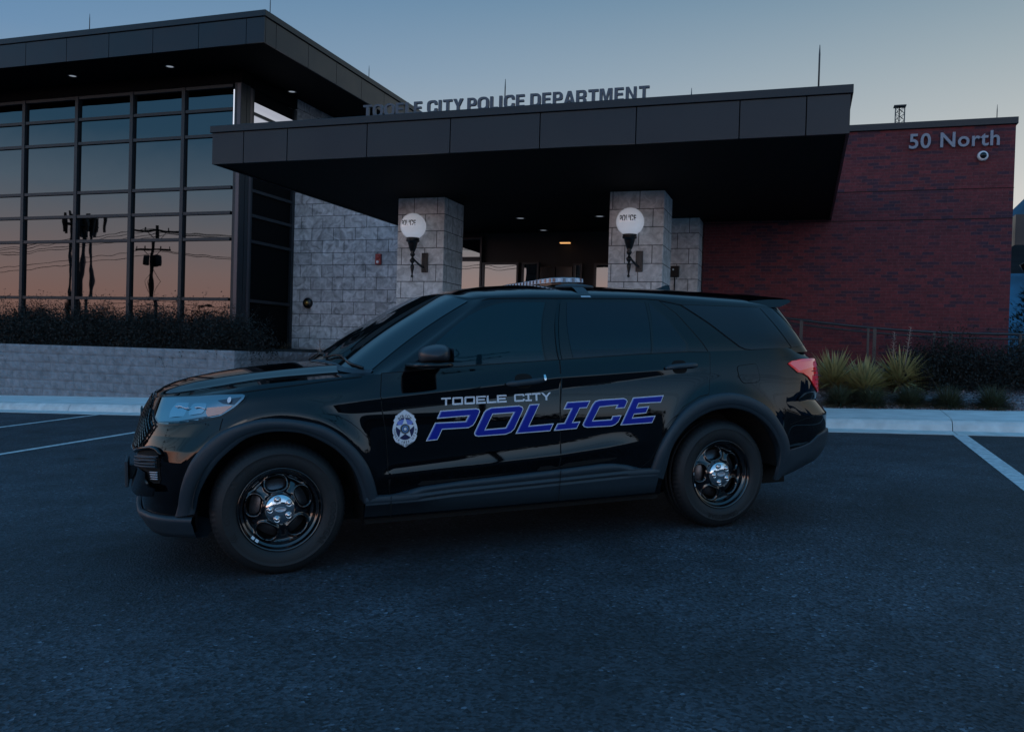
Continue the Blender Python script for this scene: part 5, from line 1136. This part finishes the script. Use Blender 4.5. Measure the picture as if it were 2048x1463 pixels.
for s in (1,-1):
    b=MB(); patch(b,body,inset(hlp,-.012),.0030,.03,s=s,mi=0,holes=[hlp],skirt=.045); hd=part(b,'headlight',MT['trim'])
    b=MB(); patch(b,body,hlp,.0065,.012,s=s,of=hof); part(b,'lamp_lens',MT['lamp'],hd)
    b=MB()
    for u0,u1 in ((.74,.875),(.895,.99)):
        bowl=rounded([(u0,.905+.1*(u0-.74)),(u1,.918+.1*(u0-.74)),(u1+.004,.985),(u0-.01,.982)],.018)
        um,zm=(u0+u1)/2,.945
        patch(b,body,bowl,.0085,.012,s=s,of=lambda u,z:hof(u,z)-1.6*((u-um)**2+(z-zm)**2)+.004)
    part(b,'reflector_bowl',MT['lamp2'],hd)
    b=MB(); patch(b,body,[(.335,.990),(.47,.930),(.66,.872),(.84,.882),(1.09,.923),(1.09,.930),(.84,.892),(.66,.884),(.48,.943),(.36,.995)],.0075,.012,s=s,of=hof); part(b,'lamp_bezel',MT['lampd'],hd)
    b=MB(); patch(b,body,[(1.003,.963),(1.005,.935),(1.026,.916),(1.106,.929),(1.16,.966),(1.165,.974)],.0095,.02,s=s,of=hof); part(b,'turn_signal',MT['amber'],hd)
    b=MB(); patch(b,body,[(1.058,.999),(1.116,1.006),(1.22,1.016),(1.177,.978),(1.10,.984)],.0085,.02,s=s,mi=0,of=hof); patch(b,body,[(1.145+.013*math.cos(a),.997+.013*math.sin(a)) for a in np.linspace(0,6.283,16,endpoint=False)],.0295,.01,s=s,mi=1); part(b,'marker_light',[MT['lampd'],MT['white_vinyl']],hd)
    b=MB()
    for u0,u1 in ((.79,.89),(.93,1.0)):
        Pz=[(u,.958+.004*math.sin((u-u0)*60)) for u in np.linspace(u0,u1,10)]; P,_=outn(body,np.array([p[0] for p in Pz]),np.array([p[1] for p in Pz]),np.full(10,.021)); b.tube([tuple(p) for p in cv(P,s)],.0035,5)
    part(b,'light_guide',MT['white_vinyl'],hd)
    # bumper side opening with its lamp bars and pale blade
    b=MB(); patch(b,body,[(.44,.672),(.53,.706),(.69,.722),(.755,.718),(.786,.67),(.772,.56),(.757,.535),(.70,.53),(.60,.55),(.47,.575)],.0025,.03,s=s,mi=0); vt=part(b,'bumper_vent',MT['gap'])
    b=MB()
    for k,z in enumerate((.668,.652,.636,.62)):
        us=np.linspace(.50-.015*k,.775-.002*k,16); P,_=outn(body,us,z+.06*(us-.5),np.full(16,.020)); b.tube([tuple(p) for p in cv(P,s)],.0068,6)
    patch(b,body,[(.50,.682),(.775,.694),(.770,.625),(.45,.606)],.010,.03,s=s); part(b,'vent_bars',MT['clad'],vt)
    b=MB()
    for k in range(4):
        us=np.linspace(.69,.765-.003*k,6); P,_=outn(body,us,.598-.013*k+.05*(us-.69),np.full(6,.012)); b.tube([tuple(p) for p in cv(P,s)],.004,5)
    part(b,'fog_lamp',MT['silver'],vt)
    b=MB(); patch(b,body,[(.40,.590),(.52,.600),(.635,.592),(.65,.545),(.70,.520),(.757,.512),(.757,.474),(.60,.462),(.45,.470),(.36,.488),(.33,.53)],.010,.022,s=s,skirt=.012,of=lambda u,z:.055*np.clip((.60-z)/.14,0,1)); part(b,'bumper_blade',MT['paint'],vt)
# bumper skin edge above the opening and plate bracket in front
b=MB(); 
for s in (1,-1):
    us=np.linspace(.02,.80,50); z=np.interp(us,[0,.45,.55,.7,.76,.8],[.690,.694,.716,.735,.728,.70]); P,_=outn(body,us,z,.012+0*us); b.tube([tuple(p) for p in cv(P,s)],.012,6)
part(b,'bumper_edge',MT['paint'],fb)
b=MB(); b.box(-.835,-.815,-.17,.17,.44,.60); b.box(-.815,-.74,-.03,.03,.47,.56); part(b,'plate_bracket',MT['clad'],bevel=.004)
# --- tail lamps
tl=[(5.090,1.138),(5.135,1.155),(5.25,1.164),(5.45,1.164),(5.62,1.160),(5.62,.95),(5.565,.926),(5.51,.917),(5.42,.965),(5.33,1.035),(5.253,1.066),(5.19,1.072)]
for s in (1,-1):
    b=MB(); patch(b,body,tl,.010,.02,s=s,skirt=.012); t_=part(b,'tail_light',MT['tred'])
    b=MB(); patch(b,body,[(5.10,1.138),(5.135,1.152),(5.25,1.161),(5.45,1.161),(5.617,1.157),(5.617,1.108),(5.35,1.100),(5.29,1.092),(5.20,1.082)],.0125,.02,s=s); part(b,'clear_band',MT['tpink'],t_)
    b=MB()
    for k,z in enumerate((1.075,1.045,1.012,.978,.948)):
        us=np.linspace(5.385+.022*k,5.535,8); P,_=outn(body,us,z+0*us,.013+0*us); b.tube([tuple(p) for p in cv(P,s)],.0032,4)
    part(b,'rib',MT['tdark'],t_)
    b=MB(); patch(b,body,[(5.09,1.128),(5.19,1.066),(5.253,1.060),(5.33,1.028),(5.42,.957),(5.51,.908),(5.575,.905),(5.575,.93),(5.51,.922),(5.42,.972),(5.33,1.042),(5.253,1.073),(5.19,1.079)],.004,.02,s=s); part(b,'lamp_surround',MT['trim'],t_)
# fuel flap (near side)
fp=rounded([(4.602,1.128),(4.775,1.144),(4.792,1.050),(4.780,1.014),(4.640,1.008),(4.61,1.05)],[.025,.025,.02,.02,.03,.02])
b=MB(); patch(b,body,inset(fp,-.004),.0012,.03,mi=1); patch(b,body,fp,.0028,.02,mi=0); part(b,'fuel_flap',[MT['paint'],MT['gap']])
# tailgate / bumper joint lines
b=MB(); patch(b,body,[(5.05,.700),(5.2,.735),(5.45,.765),(5.45,.761),(5.2,.731),(5.05,.696)],.0015,.03); patch(b,body,[(1.118,.905),(1.123,.905),(1.118,.84),(1.113,.84)],.0015,.03); part(b,'panel_joint',MT['gap'])
# --- door mirrors
for s in (1,-1):
    b=MB(); NS=14;K=28; V=[];F=[]
    for i in range(NS+1):
        t=i/NS; y=.985+.235*t; sc=math.sqrt(max(0,1-((t-.40)/.62)**2)) if t>.40 else 1-.25*((.40-t)/.40)**2
        sc=max(sc,.05)
        for k in range(K):
            a=2*math.pi*k/K; ca,sa=math.cos(a),math.sin(a); e=.62
            px=math.copysign(abs(ca)**e,ca); pz=math.copysign(abs(sa)**e,sa)
            xx=.885+px*(.085 if px>0 else .105)*sc - (.028 if pz>0 else 0)*0 ; zz=1.243+pz*(.066 if pz>0 else .05)*sc - .018*(px<0)*(-px)*max(0,pz)
            V.append((xx+.02*(1-t),y,zz))
    for i in range(NS):
        for k in range(K): F.append((i*K+k,i*K+(k+1)%K,(i+1)*K+(k+1)%K,(i+1)*K+k))
    F+=[tuple(range(K)),tuple(NS*K+k for k in range(K))]
    b.add(cv(np.array(V),s),F,0,True); mir=part(b,'side_mirror',MT['mcap'],recalc=True)
    b=MB(); V=[];F=[]; K=20
    for i,(y,sc) in enumerate(((.90,.75),(.96,.9),(1.02,1.0),(1.12,1.0),(1.18,.9),(1.205,.55))):
        for k in range(K):
            a=2*math.pi*k/K; ca,sa=math.cos(a),math.sin(a); px=math.copysign(abs(ca)**.6,ca); pz=math.copysign(abs(sa)**.7,sa); V.append((.868+px*.118*sc-.02*(y<1.0),y,1.186+pz*.017))
    for i in range(5):
        for k in range(K): F.append((i*K+k,i*K+(k+1)%K,(i+1)*K+(k+1)%K,(i+1)*K+k))
    F+=[tuple(range(K)),tuple(5*K+k for k in range(K))]; b.add(cv(np.array(V),s),F,0,True); part(b,'mirror_base',MT['trim'],mir,recalc=True)
    b=MB(); P=np.array([(.974,1.0,1.20),(.974,1.19,1.20),(.974,1.19,1.285),(.974,1.0,1.285)]); b.add(cv(P,s),[(0,1,2,3)]); part(b,'mirror_glass',MT['chrome'],mir)
# --- roof equipment
t=bpy.data.objects.new('light_bar',None); link(t,CAR)
def barplan(k,sx=1.0,sy=1.0):
    P=[(-.145,-.33),(-.125,-.49),(-.07,-.55),(.07,-.55),(.125,-.49),(.145,-.33),(.145,.33),(.125,.49),(.07,.55),(-.07,.55),(-.125,.49),(-.145,.33)]
    return [(2.055+x*sx,y*sy) for x,y in P]
def prism(b,P,z0,z1,mi=0,ins=0):
    n=len(P); c=np.mean(P,0); Q=[tuple(np.array(p)*(1-ins)+c*ins) for p in P]
    b.add([(*p,z0) for p in P]+[(*q,z1) for q in Q],[(i,(i+1)%n,n+(i+1)%n,n+i) for i in range(n)]+[tuple(range(n-1,-1,-1)),tuple(range(n,2*n))],mi)
b=MB(); prism(b,barplan(0,.90,.95),1.712,1.7275); prism(b,barplan(0,.93,.97),1.7585,1.763,0,.02); b.build('base',MT['trim'],t)
b=MB(); prism(b,barplan(0),1.728,1.758,0,.015); b.build('lens',MT['lens'],t)
b=MB(); P=np.array(barplan(0)+[barplan(0)[0]])
for i in range(len(P)-1):
    a,c=P[i],P[i+1]; L=np.linalg.norm(c-a); n=max(1,int(L/.030)); d=(c-a)/L; nn=np.array([d[1],-d[0]])
    for k in range(n):
        m=a+d*L*(k+.5)/n+nn*.0; q=.010
        V=[(*(m-d*q-nn*.002),1.731),(*(m+d*q-nn*.002),1.731),(*(m+d*q-nn*.002),1.755),(*(m-d*q-nn*.002),1.755),(*(m-d*q+nn*.002),1.731),(*(m+d*q+nn*.002),1.731),(*(m+d*q+nn*.002),1.755),(*(m-d*q+nn*.002),1.755)]
        b.add(V,[(0,1,2,3),(4,7,6,5),(0,4,5,1),(3,2,6,7),(0,3,7,4),(1,5,6,2)],k%2)
b.build('lamp_modules',[MT['lens2'],MT['white_vinyl']],t)
b=MB()
for y in (-.60,.60):
    b.lathe([(0,1.712),(.07,1.710),(.14,1.700),(.152,1.690),(.14,1.682),(0,1.67)],24,c=(0,0,0)); 
    b.v[-24*6:]=[(2.055+x*1.0,yy*.35+y,z) for x,yy,z in b.v[-24*6:]]
b.build('mounting_foot',MT['clad'],t)
b=MB()
for s in (1,-1):
    Pn=[]
    for (y,z) in ((.56,1.705),(.64,1.690),(.70,1.668),(.755,1.634),(.792,1.606)): Pn.append((y,z))
    V=[]
    for y,z in Pn: V+=[(2.005,-s*y,z+.004),(2.09,-s*y,z+.004)]
    b.add(V,[(2*i,2*i+1,2*i+3,2*i+2) for i in range(4)],0,True)
    b.add([(2.012,-s*.782,1.622),(2.084,-s*.782,1.622),(2.084,-s*.790,1.611),(2.012,-s*.790,1.611)],[(0,1,2,3)],1)
b.build('strap',[MT['clad'],MT['silver']],t)
for x_,y_,h_ in ((2.35,.1,.075),):
    b=MB(); b.lathe([(.02,1.71),(.022,1.735),(.012,1.745),(.007,1.72+h_),(.001,1.722+h_)],12,c=(x_,y_,0)); part(b,'antenna',MT['trim'])
b=MB(); b.add([(3.02,-.02,1.70),(3.02,.02,1.70),(3.20,.025,1.70),(3.20,-.025,1.70),(3.17,-.008,1.755),(3.17,.008,1.755),(3.20,.008,1.755),(3.20,-.008,1.755)],[(0,1,5,4),(1,2,6,5),(2,3,7,6),(3,0,4,7),(4,5,6,7)]); part(b,'fin_antenna',MT['trim'])
# --- wheels
def tyre_mesh(b):
    half=[(.232,.092),(.240,.108),(.252,.117),(.272,.1245),(.300,.1275),(.318,.1265),(.321,.1285),(.324,.1265),(.338,.121),(.352,.113),(.364,.102),(.372,.090),(.3785,.074),(.381,.055),(.374,.052),(.374,.044),(.3815,.042),(.3818,.012),(.374,.010)]
    prof=half+[(r,-y) for r,y in half[::-1]]; n=216; V=[];F=[]
    for i,(r,y) in enumerate(prof):
        for k in range(n):
            a=2*math.pi*k/n; rr=r
            ph=k%3
            if r>.355 and r<.3817 and ph==2 and abs(y)>.05: rr=r-.0055
            if r>.3814 and (k+ (1 if y>0 else 0))%4==3: rr=r-.003
            z=rr*math.sin(a); x=rr*math.cos(a); yy=y
            if z<-.3705: 
                yy=y*(1+(-.3705-z)*2.2); z=-.3705
            V.append((x,-yy,z))
    m=len(prof)
    for i in range(m-1):
        for k in range(n): F.append((i*n+k,i*n+(k+1)%n,(i+1)*n+(k+1)%n,(i+1)*n+k))
    b.add(V,F,0,True)
def bent_text(b,txt,r0,h,a0,y,tilt=-1,track=1.05):
    V,F=text_mesh(txt,1.0,.03,track,0,3); w=V[:,0].max(); cap=V[:,1].max(); P=[]
    for q in V:
        rr=r0+q[1]/cap*h; an=a0-(q[0]-w/2)/cap*h/(r0+h/2); yy=y-(rr-.300)*.10*(rr>.3); P.append((rr*math.cos(an),-yy,rr*math.sin(an)))
    b.add(P,F)
def holepoly(a0,grow=0.0,n=36):
    # oval slot, wider towards the rim
    out=[]
    for i in range(n):
        t=2*math.pi*i/n; c,s_=math.cos(t),math.sin(t)
        rad=.1475+math.copysign(abs(s_)**.8,s_)*(.037+grow); tw=(.056+grow)*(1+.18*s_); tan=math.copysign(abs(c)**.85,c)*tw
        an=a0+tan/ rad; out.append((rad*math.cos(an),rad*math.sin(an)))
    return np.array(out)
def wheel(xc,s,rot,name,hub_text):
    t=bpy.data.objects.new('wheel',None); link(t,CAR); t.location=(xc,-s*.838,.372); t.rotation_euler=(0,0,0 if s==1 else math.pi)
    if name: t['label']=name
    b=MB(); tyre_mesh(b); ty=b.build('tyre',MT['tyre'],t)
    b=MB(); bent_text(b,'GOODYEAR',.283,.033,math.pi*.5 if xc>1 else math.pi*.93,.1285); bent_text(b,'EAGLE',.286,.028,math.pi*.16 if xc<1 else -math.pi*.45,.1285); bent_text(b,'GOODYEAR',.283,.033,-math.pi*.5 if xc>1 else -.35,.1285)
    for sgn in (1,-1):
        for k in range(3):
            a0=(math.pi*.5 if xc>1 else math.pi*.93)+sgn*(.62+.05*k); P=[]
            for rr,da in ((.275,0),(.300,.05*sgn),(.322,0),(.322,.022*sgn),(.300,.072*sgn),(.275,.022*sgn)): P.append((rr*math.cos(a0+da),-.1288,rr*math.sin(a0+da)))
            b.add(P,[(0,1,4,5),(1,2,3,4)])
    b.build('sidewall_lettering',MT['tyre2'],ty)
    # steel rim: barrel rings + pressed disc with five slots
    b=MB(); ring=[(.236,.096),(.2405,.104),(.2405,.112),(.236,.114),(.231,.110),(.226,.100),(.223,.086),(.217,.081),(.211,.080),(.207,.076),(.204,.060),(.200,.050),(.1965,.046)]
    b.lathe([(r,-y) for r,y in ring],120,axis='y')
    b.lathe([(.1965,-.030),(.1965,.08)],60,axis='y')
    A=[a for a in [rot+k*2*math.pi/5 for k in range(5)]]; holes=[holepoly(a) for a in A]
    outer=np.array([(.197*math.cos(a),.197*math.sin(a)) for a in np.linspace(0,2*math.pi,110,endpoint=False)]); inner=np.array([(.060*math.cos(a),.060*math.sin(a)) for a in np.linspace(0,2*math.pi,36,endpoint=False)])
    V,F,_=tri2d(outer,holes+[inner],.0065)
    def hgt(Q):
        r=np.linalg.norm(Q,axis=1); h=np.interp(r,[.05,.085,.10,.13,.165,.185,.197],[.072,.072,.070,.056,.044,.040,.047]); ed=np.full(len(Q),9.)
        for H in holes: ed=np.minimum(ed,edgedist(Q,H))
        h=h+.014*np.exp(-((ed-.009)/.009)**2)-.010*np.exp(-(ed/.003)**2); an=np.arctan2(Q[:,1],Q[:,0]); spoke=np.cos(5*(an-A[0])-math.pi)
        return h+.007*np.clip(spoke,0,1)*sstep(.08,.11,r)*(1-sstep(.16,.185,r))
    H_=hgt(V); e=1e-3; gx_=(hgt(V+np.array([e,0]))-hgt(V-np.array([e,0])))/(2*e); gy_=(hgt(V+np.array([0,e]))-hgt(V-np.array([0,e])))/(2*e)
    Nn=np.stack([-gx_,-np.ones(len(V)),-gy_],1); Nn/=np.linalg.norm(Nn,axis=1,keepdims=True)
    nv=len(b.v); b.add([(p[0],-h,p[1]) for p,h in zip(V,H_)],F,0,True)
    for hp in holes:
        q=subdiv(hp,.0065); hh=hgt(q); k=len(q); b.add([(p[0],-h,p[1]) for p,h in zip(q,hh)]+[(p[0],-h+.014,p[1]) for p,h in zip(q,hh)],[(i,(i+1)%k,k+(i+1)%k,k+i) for i in range(k)],0,True)
    b.hasn=False; b.build('rim',MT['rim'],t)
    b=MB(); b.lathe([(.0,-.108),(.03,-.1075),(.06,-.104),(.078,-.098),(.086,-.090),(.089,-.080),(.089,-.065)],64,axis='y')
    for k in range(5):
        a=rot+.15+k*2*math.pi/5; c=(.058*math.cos(a),0,.058*math.sin(a)); b.lathe([(.021,-.1025),(.020,-.108),(.0175,-.1105),(.0155,-.106),(.0135,-.108),(.012,-.114),(.007,-.1175),(.001,-.1185)],20,axis='y',c=c)
    cap=b.build('hub_cap',MT['chrome'],t)
    b=MB(); K=28; V=[];
    for sc,y in ((1,-.1082),(.96,-.1105),(.84,-.1105),(.80,-.1095)):
        for k in range(K): a=6.2832*k/K; V.append((.033*sc*math.cos(a),y,.0145*sc*math.sin(a)))
    b.add(V,[(i*K+k,i*K+(k+1)%K,(i+1)*K+(k+1)%K,(i+1)*K+k) for i in range(3) for k in range(K)]+[tuple(3*K+k for k in range(K))],0,True)
    V,F=text_mesh(hub_text,1,.0,1,0,3); w=V[:,0].max(); V=V-np.array([w/2,V[:,1].max()/2,0]); b.add([((p[0]+.25*p[1])*.040/w,-.1112,p[1]*.040/w) for p in V],F)
    b.build('hub_badge',MT['silver'],cap)
    b=MB(); b.lathe([(.06,-.02),(.165,-.02),(.165,.0),(.06,.0)],48,axis='y'); b.build('brake_disc',MT['disc'],t)
    b=MB(); b.lathe([(.001,.03),(.196,.03)],40,axis='y'); b.build('back_plate',MT['gap'],t)
    b=MB()
    if s==1:
        for a in ((math.pi*1.25,math.pi*1.27) if xc<1 else (math.pi*.98,math.pi*1.10)):
            ang=a+ (0.07 if a==math.pi*1.27 else 0); d=np.array([math.cos(ang),math.sin(ang)]); tn=np.array([-d[1],d[0]])
            P=[d*r+tn*w_ for r,w_ in ((.209,-.010),(.224,-.010),(.224,.010),(.209,.010))]; b.add([(p[0],-(.0815+.0095*(k in(1,2))+.002),p[1]) for k,p in enumerate(P)],[(0,1,2,3)])
        b.build('balance_weight',MT['sticker'],t)
    return t
for s in (1,-1):
    wheel(0.0,s,R(97),'front wheel' if s==1 else None,'Ford'); wheel(3.025,s,R(103),'rear wheel' if s==1 else None,'Ford')
# wheel housings and floor
b=MB()
for xc in (0,3.025):
    for s in (1,-1):
        n=24; V=[];F=[]
        for k in range(n+1):
            a=math.pi*(.01)+math.pi*.98*k/n; r=.475; V+=[(xc+r*math.cos(a),-s*.95,.39+r*.97*math.sin(a)),(xc+r*math.cos(a),-s*.55,.39+r*.97*math.sin(a))]
        for k in range(n): F.append((2*k,2*k+1,2*k+3,2*k+2))
        b.add(V,F); b.add([V[2*k+1] for k in range(n+1)],[tuple(range(n+1))])
part(b,'wheel_housing',MT['gap'])
b=MB(); b.box(-.60,3.9,-.55,.55,.20,.52); b.box(.50,2.53,-.90,.90,.235,.50); b.box(-.58,-.50,-.55,.55,.22,.4); b.box(3.5,3.9,-.70,.70,.42,.6); part(b,'underbody',MT['gap'])
# ---------------- lettering on the near side doors
LT={'P':[[(2.394,.905),(2.625,.911),(2.644,.904),(2.649,.891),(2.645,.88),(2.618,.828),(2.601,.806),(2.57,.792),(2.403,.79),(2.372,.729),(2.299,.725),(2.358,.834),(2.553,.835),(2.57,.865),(2.37,.857)]],
'O':[[(2.722,.912),(2.91,.918),(2.935,.908),(2.94,.892),(2.875,.771),(2.853,.752),(2.815,.74),(2.633,.736),(2.613,.742),(2.607,.756),(2.61,.766),(2.674,.886),(2.692,.901)],[(2.732,.869),(2.87,.873),(2.816,.784),(2.682,.779)]],
'L':[[(2.982,.921),(3.053,.923),(2.977,.788),(3.147,.795),(3.122,.747),(2.882,.741)]],
'I':[[(3.245,.927),(3.415,.931),(3.387,.884),(3.336,.883),(3.284,.797),(3.337,.799),(3.31,.753),(3.146,.747),(3.172,.793),(3.222,.795),(3.272,.881),(3.218,.88)]],
'C':[[(3.48,.934),(3.663,.938),(3.684,.929),(3.691,.915),(3.667,.873),(3.596,.87),(3.609,.892),(3.481,.885),(3.429,.801),(3.562,.803),(3.574,.825),(3.642,.827),(3.618,.784),(3.594,.766),(3.566,.757),(3.386,.756),(3.363,.762),(3.352,.775),(3.356,.787),(3.427,.904),(3.449,.926)]],
'E':[[(3.733,.939),(3.973,.947),(3.947,.899),(3.774,.897),(3.761,.873),(3.855,.878),(3.829,.832),(3.737,.828),(3.726,.807),(3.902,.813),(3.875,.765),(3.63,.76)]]}
b=MB(); DO=.0042
for k,pl in LT.items():
    o=np.array(pl[0]); hs=[np.array(h) for h in pl[1:]]
    patch(b,body,o,DO,.03,holes=hs,mi=0)
    i1=inset(o,.0042); h1=[inset(h,-.0042) for h in hs]; patch(b,body,i1,DO+.0006,.03,holes=h1,mi=1)
    i2=inset(o,.0075)+np.array([.0028,-.001]); h2=[inset(h,-.0075)+np.array([.0028,-.001]) for h in hs]; patch(b,body,i2,DO+.0012,.03,holes=h2,mi=2)
part(b,'police_lettering',[MT['white_vinyl'],MT['lblue_vinyl'],MT['blue_vinyl']])
def rect(x0,x1,y0,y1): return [(x0,y0),(x1,y0),(x1,y1),(x0,y1)]
def glyph(ch,w):
    t=.21; wt=t/w  # unit height, width w
    if ch=='T': return [([(0,1),(w,1),(w,1-t),(w/2+t*.62,1-t),(w/2+t*.62,0),(w/2-t*.62,0),(w/2-t*.62,1-t),(0,1-t)],[])]
    if ch=='O': return [(rounded(rect(0,w,0,1),.16),[rect(t*1.15,w-t*1.15,t,1-t)])]
    if ch=='E': return [([(0,0),(0,1),(w,1),(w,1-t),(t*1.2,1-t),(t*1.2,.6),(w*.9,.6),(w*.9,.4),(t*1.2,.4),(t*1.2,t),(w,t),(w,0)],[])]
    if ch=='L': return [([(0,0),(0,1),(t*1.2,1),(t*1.2,t),(w,t),(w,0)],[])]
    if ch=='C': return [([(.14,1),(w-.14,1),(w,.86),(w,.66),(w-t*1.15,.66),(w-t*1.15,1-t),(t*1.15,1-t),(t*1.15,t),(w-t*1.15,t),(w-t*1.15,.34),(w,.34),(w,.14),(w-.14,0),(.14,0),(0,.14),(0,.86)],[])]
    if ch=='I': return [([(0,1),(w,1),(w,1-t),(w/2+t*.6,1-t),(w/2+t*.6,t),(w,t),(w,0),(0,0),(0,t),(w/2-t*.6,t),(w/2-t*.6,1-t),(0,1-t)],[])]
    if ch=='Y': return [([(0,1),(t*1.3,1),(w/2,.60),(w-t*1.3,1),(w,1),(w/2+t*.62,.40),(w/2+t*.62,0),(w/2-t*.62,0),(w/2-t*.62,.40)],[])]
b=MB()
for ch,x0,x1 in (('T',328,475),('O',495,658),('O',678,842),('E',858,1005),('L',1022,1172),('E',1182,1332),('C',1452,1618),('I',1628,1735),('T',1742,1880),('Y',1890,2052)):
    u0=2.400+(x0-328)*.000427; w=(x1-x0)*.000427; hh=.0485; zb0=.9345+(u0-2.4)*.0125
    for o,hs in glyph(ch,w/hh):
        f=lambda P:[(u0+p[0]*hh,zb0+p[1]*hh+p[0]*hh*.0125) for p in P]
        patch(b,body,f(o),DO,.03,holes=[f(h) for h in hs])
part(b,'city_lettering',MT['white_vinyl'])
# shield badge on the front door
BC=np.array([2.171,.808]); bw_,bh_=.0765,.111
def bp(P): return [(BC[0]+p[0]*bw_,BC[1]+p[1]*bh_) for p in P]
half_=[(0,1.0),(.10,.955),(.16,.93),(.26,.885),(.33,.85),(.43,.80),(.50,.765),(.60,.72),(.70,.68),(.78,.56),(.90,.44),(.84,.36),(.95,.15),(1.0,-.05),(.98,-.22),(.90,-.36),(.96,-.42),(.86,-.58),(.76,-.70),(.62,-.76),(.48,-.82),(.34,-.87),(.2,-.93),(.08,-.985),(0,-1.0)]
b=MB()
patch(b,body,bp(half_+[(-x,y) for x,y in half_[-2:0:-1]]),DO,.02,mi=0)
for k in range(9):   # beaded rim
    for sx in (1,-1):
        for yy,tt in ((1,1),(-1,-1)):
            px=.06+.085*k; py=tt*(.985-.40*px-.05*px*px); patch(b,body,bp([(sx*px+.03*math.cos(a),py+.025*math.sin(a)) for a in np.linspace(0,6.283,8,endpoint=False)]),DO+.0012,.02,mi=0)
patch(b,body,bp([(.74*math.cos(a),-.02+.60*math.sin(a)) for a in np.linspace(0,6.283,40,endpoint=False)]),DO+.0006,.02,mi=1)
patch(b,body,bp([(.7*math.cos(a)*.9,.30+.18*math.sin(a)) for a in np.linspace(0,6.283,30,endpoint=False)]),DO+.0009,.02,mi=4)
st=[]
for k in range(10):
    a=math.pi/2+k*math.pi/5; r=(.86,.62*1.0) if k%2==0 else (.36,.27); st.append((r[0]*math.cos(a),-.02+r[1]*math.sin(a)))
patch(b,body,bp(st),DO+.0013,.02,mi=0)
for r,mi in ((.40,2),(.37,0),(.355,2),(.27,3),(.17,1),(.12,0)):
    patch(b,body,bp([(r*math.cos(a),-.03+r*.69*math.sin(a)) for a in np.linspace(0,6.283,28,endpoint=False)]),DO+.0016+.0003*(.4-r)/.03,.02,mi=mi)
bd=part(b,'shield_badge',[MT['white_vinyl'],MT['navy'],MT['ink'],MT['sky_vinyl'],MT['lblue_vinyl']])
b=MB()
def arc_text(txt,cx,cy,rx,ry,a0,a1,h,inside=False,o=DO+.002):
    n=len(txt)
    for i,ch in enumerate(txt):
        if ch==' ': continue
        a=a0+(a1-a0)*(i+.5)/n; V,F=text_mesh(ch,1,.015,1,0,2); V=V-np.array([(V[:,0].max()+V[:,0].min())/2,.35,0]); p=np.array([cx+rx*math.cos(a),cy+ry*math.sin(a)])
        tn=np.array([-rx*math.sin(a),ry*math.cos(a)]); tn/=np.linalg.norm(tn); tn=tn if inside else -tn; nn=np.array([-tn[1],tn[0]])
        Q=np.array([p+tn*v[0]*h+nn*v[1]*h for v in V]); 
        P,nr=outn(body,Q[:,0],Q[:,1],np.full(len(Q),o)); b.add(cv(P),F,0,True,cv(nr))
cx_,cy_=BC
arc_text('POLICE',cx_,cy_+.005,.050,.072,R(140),R(40),.024); arc_text('TOOELE',cx_,cy_-.004,.0655,.080,R(175),R(238),.0165,True); arc_text('UTAH',cx_,cy_-.004,.0655,.080,R(308),R(362),.0165,True)
arc_text('1853',cx_,cy_+.03,.09,.112,R(253),R(287),.020,True); arc_text('POLICE OFFICER',cx_,cy_+.035,.105,.135,R(243),R(297),.0155,True)
b.build('badge_lettering',MT['ink'],bd)
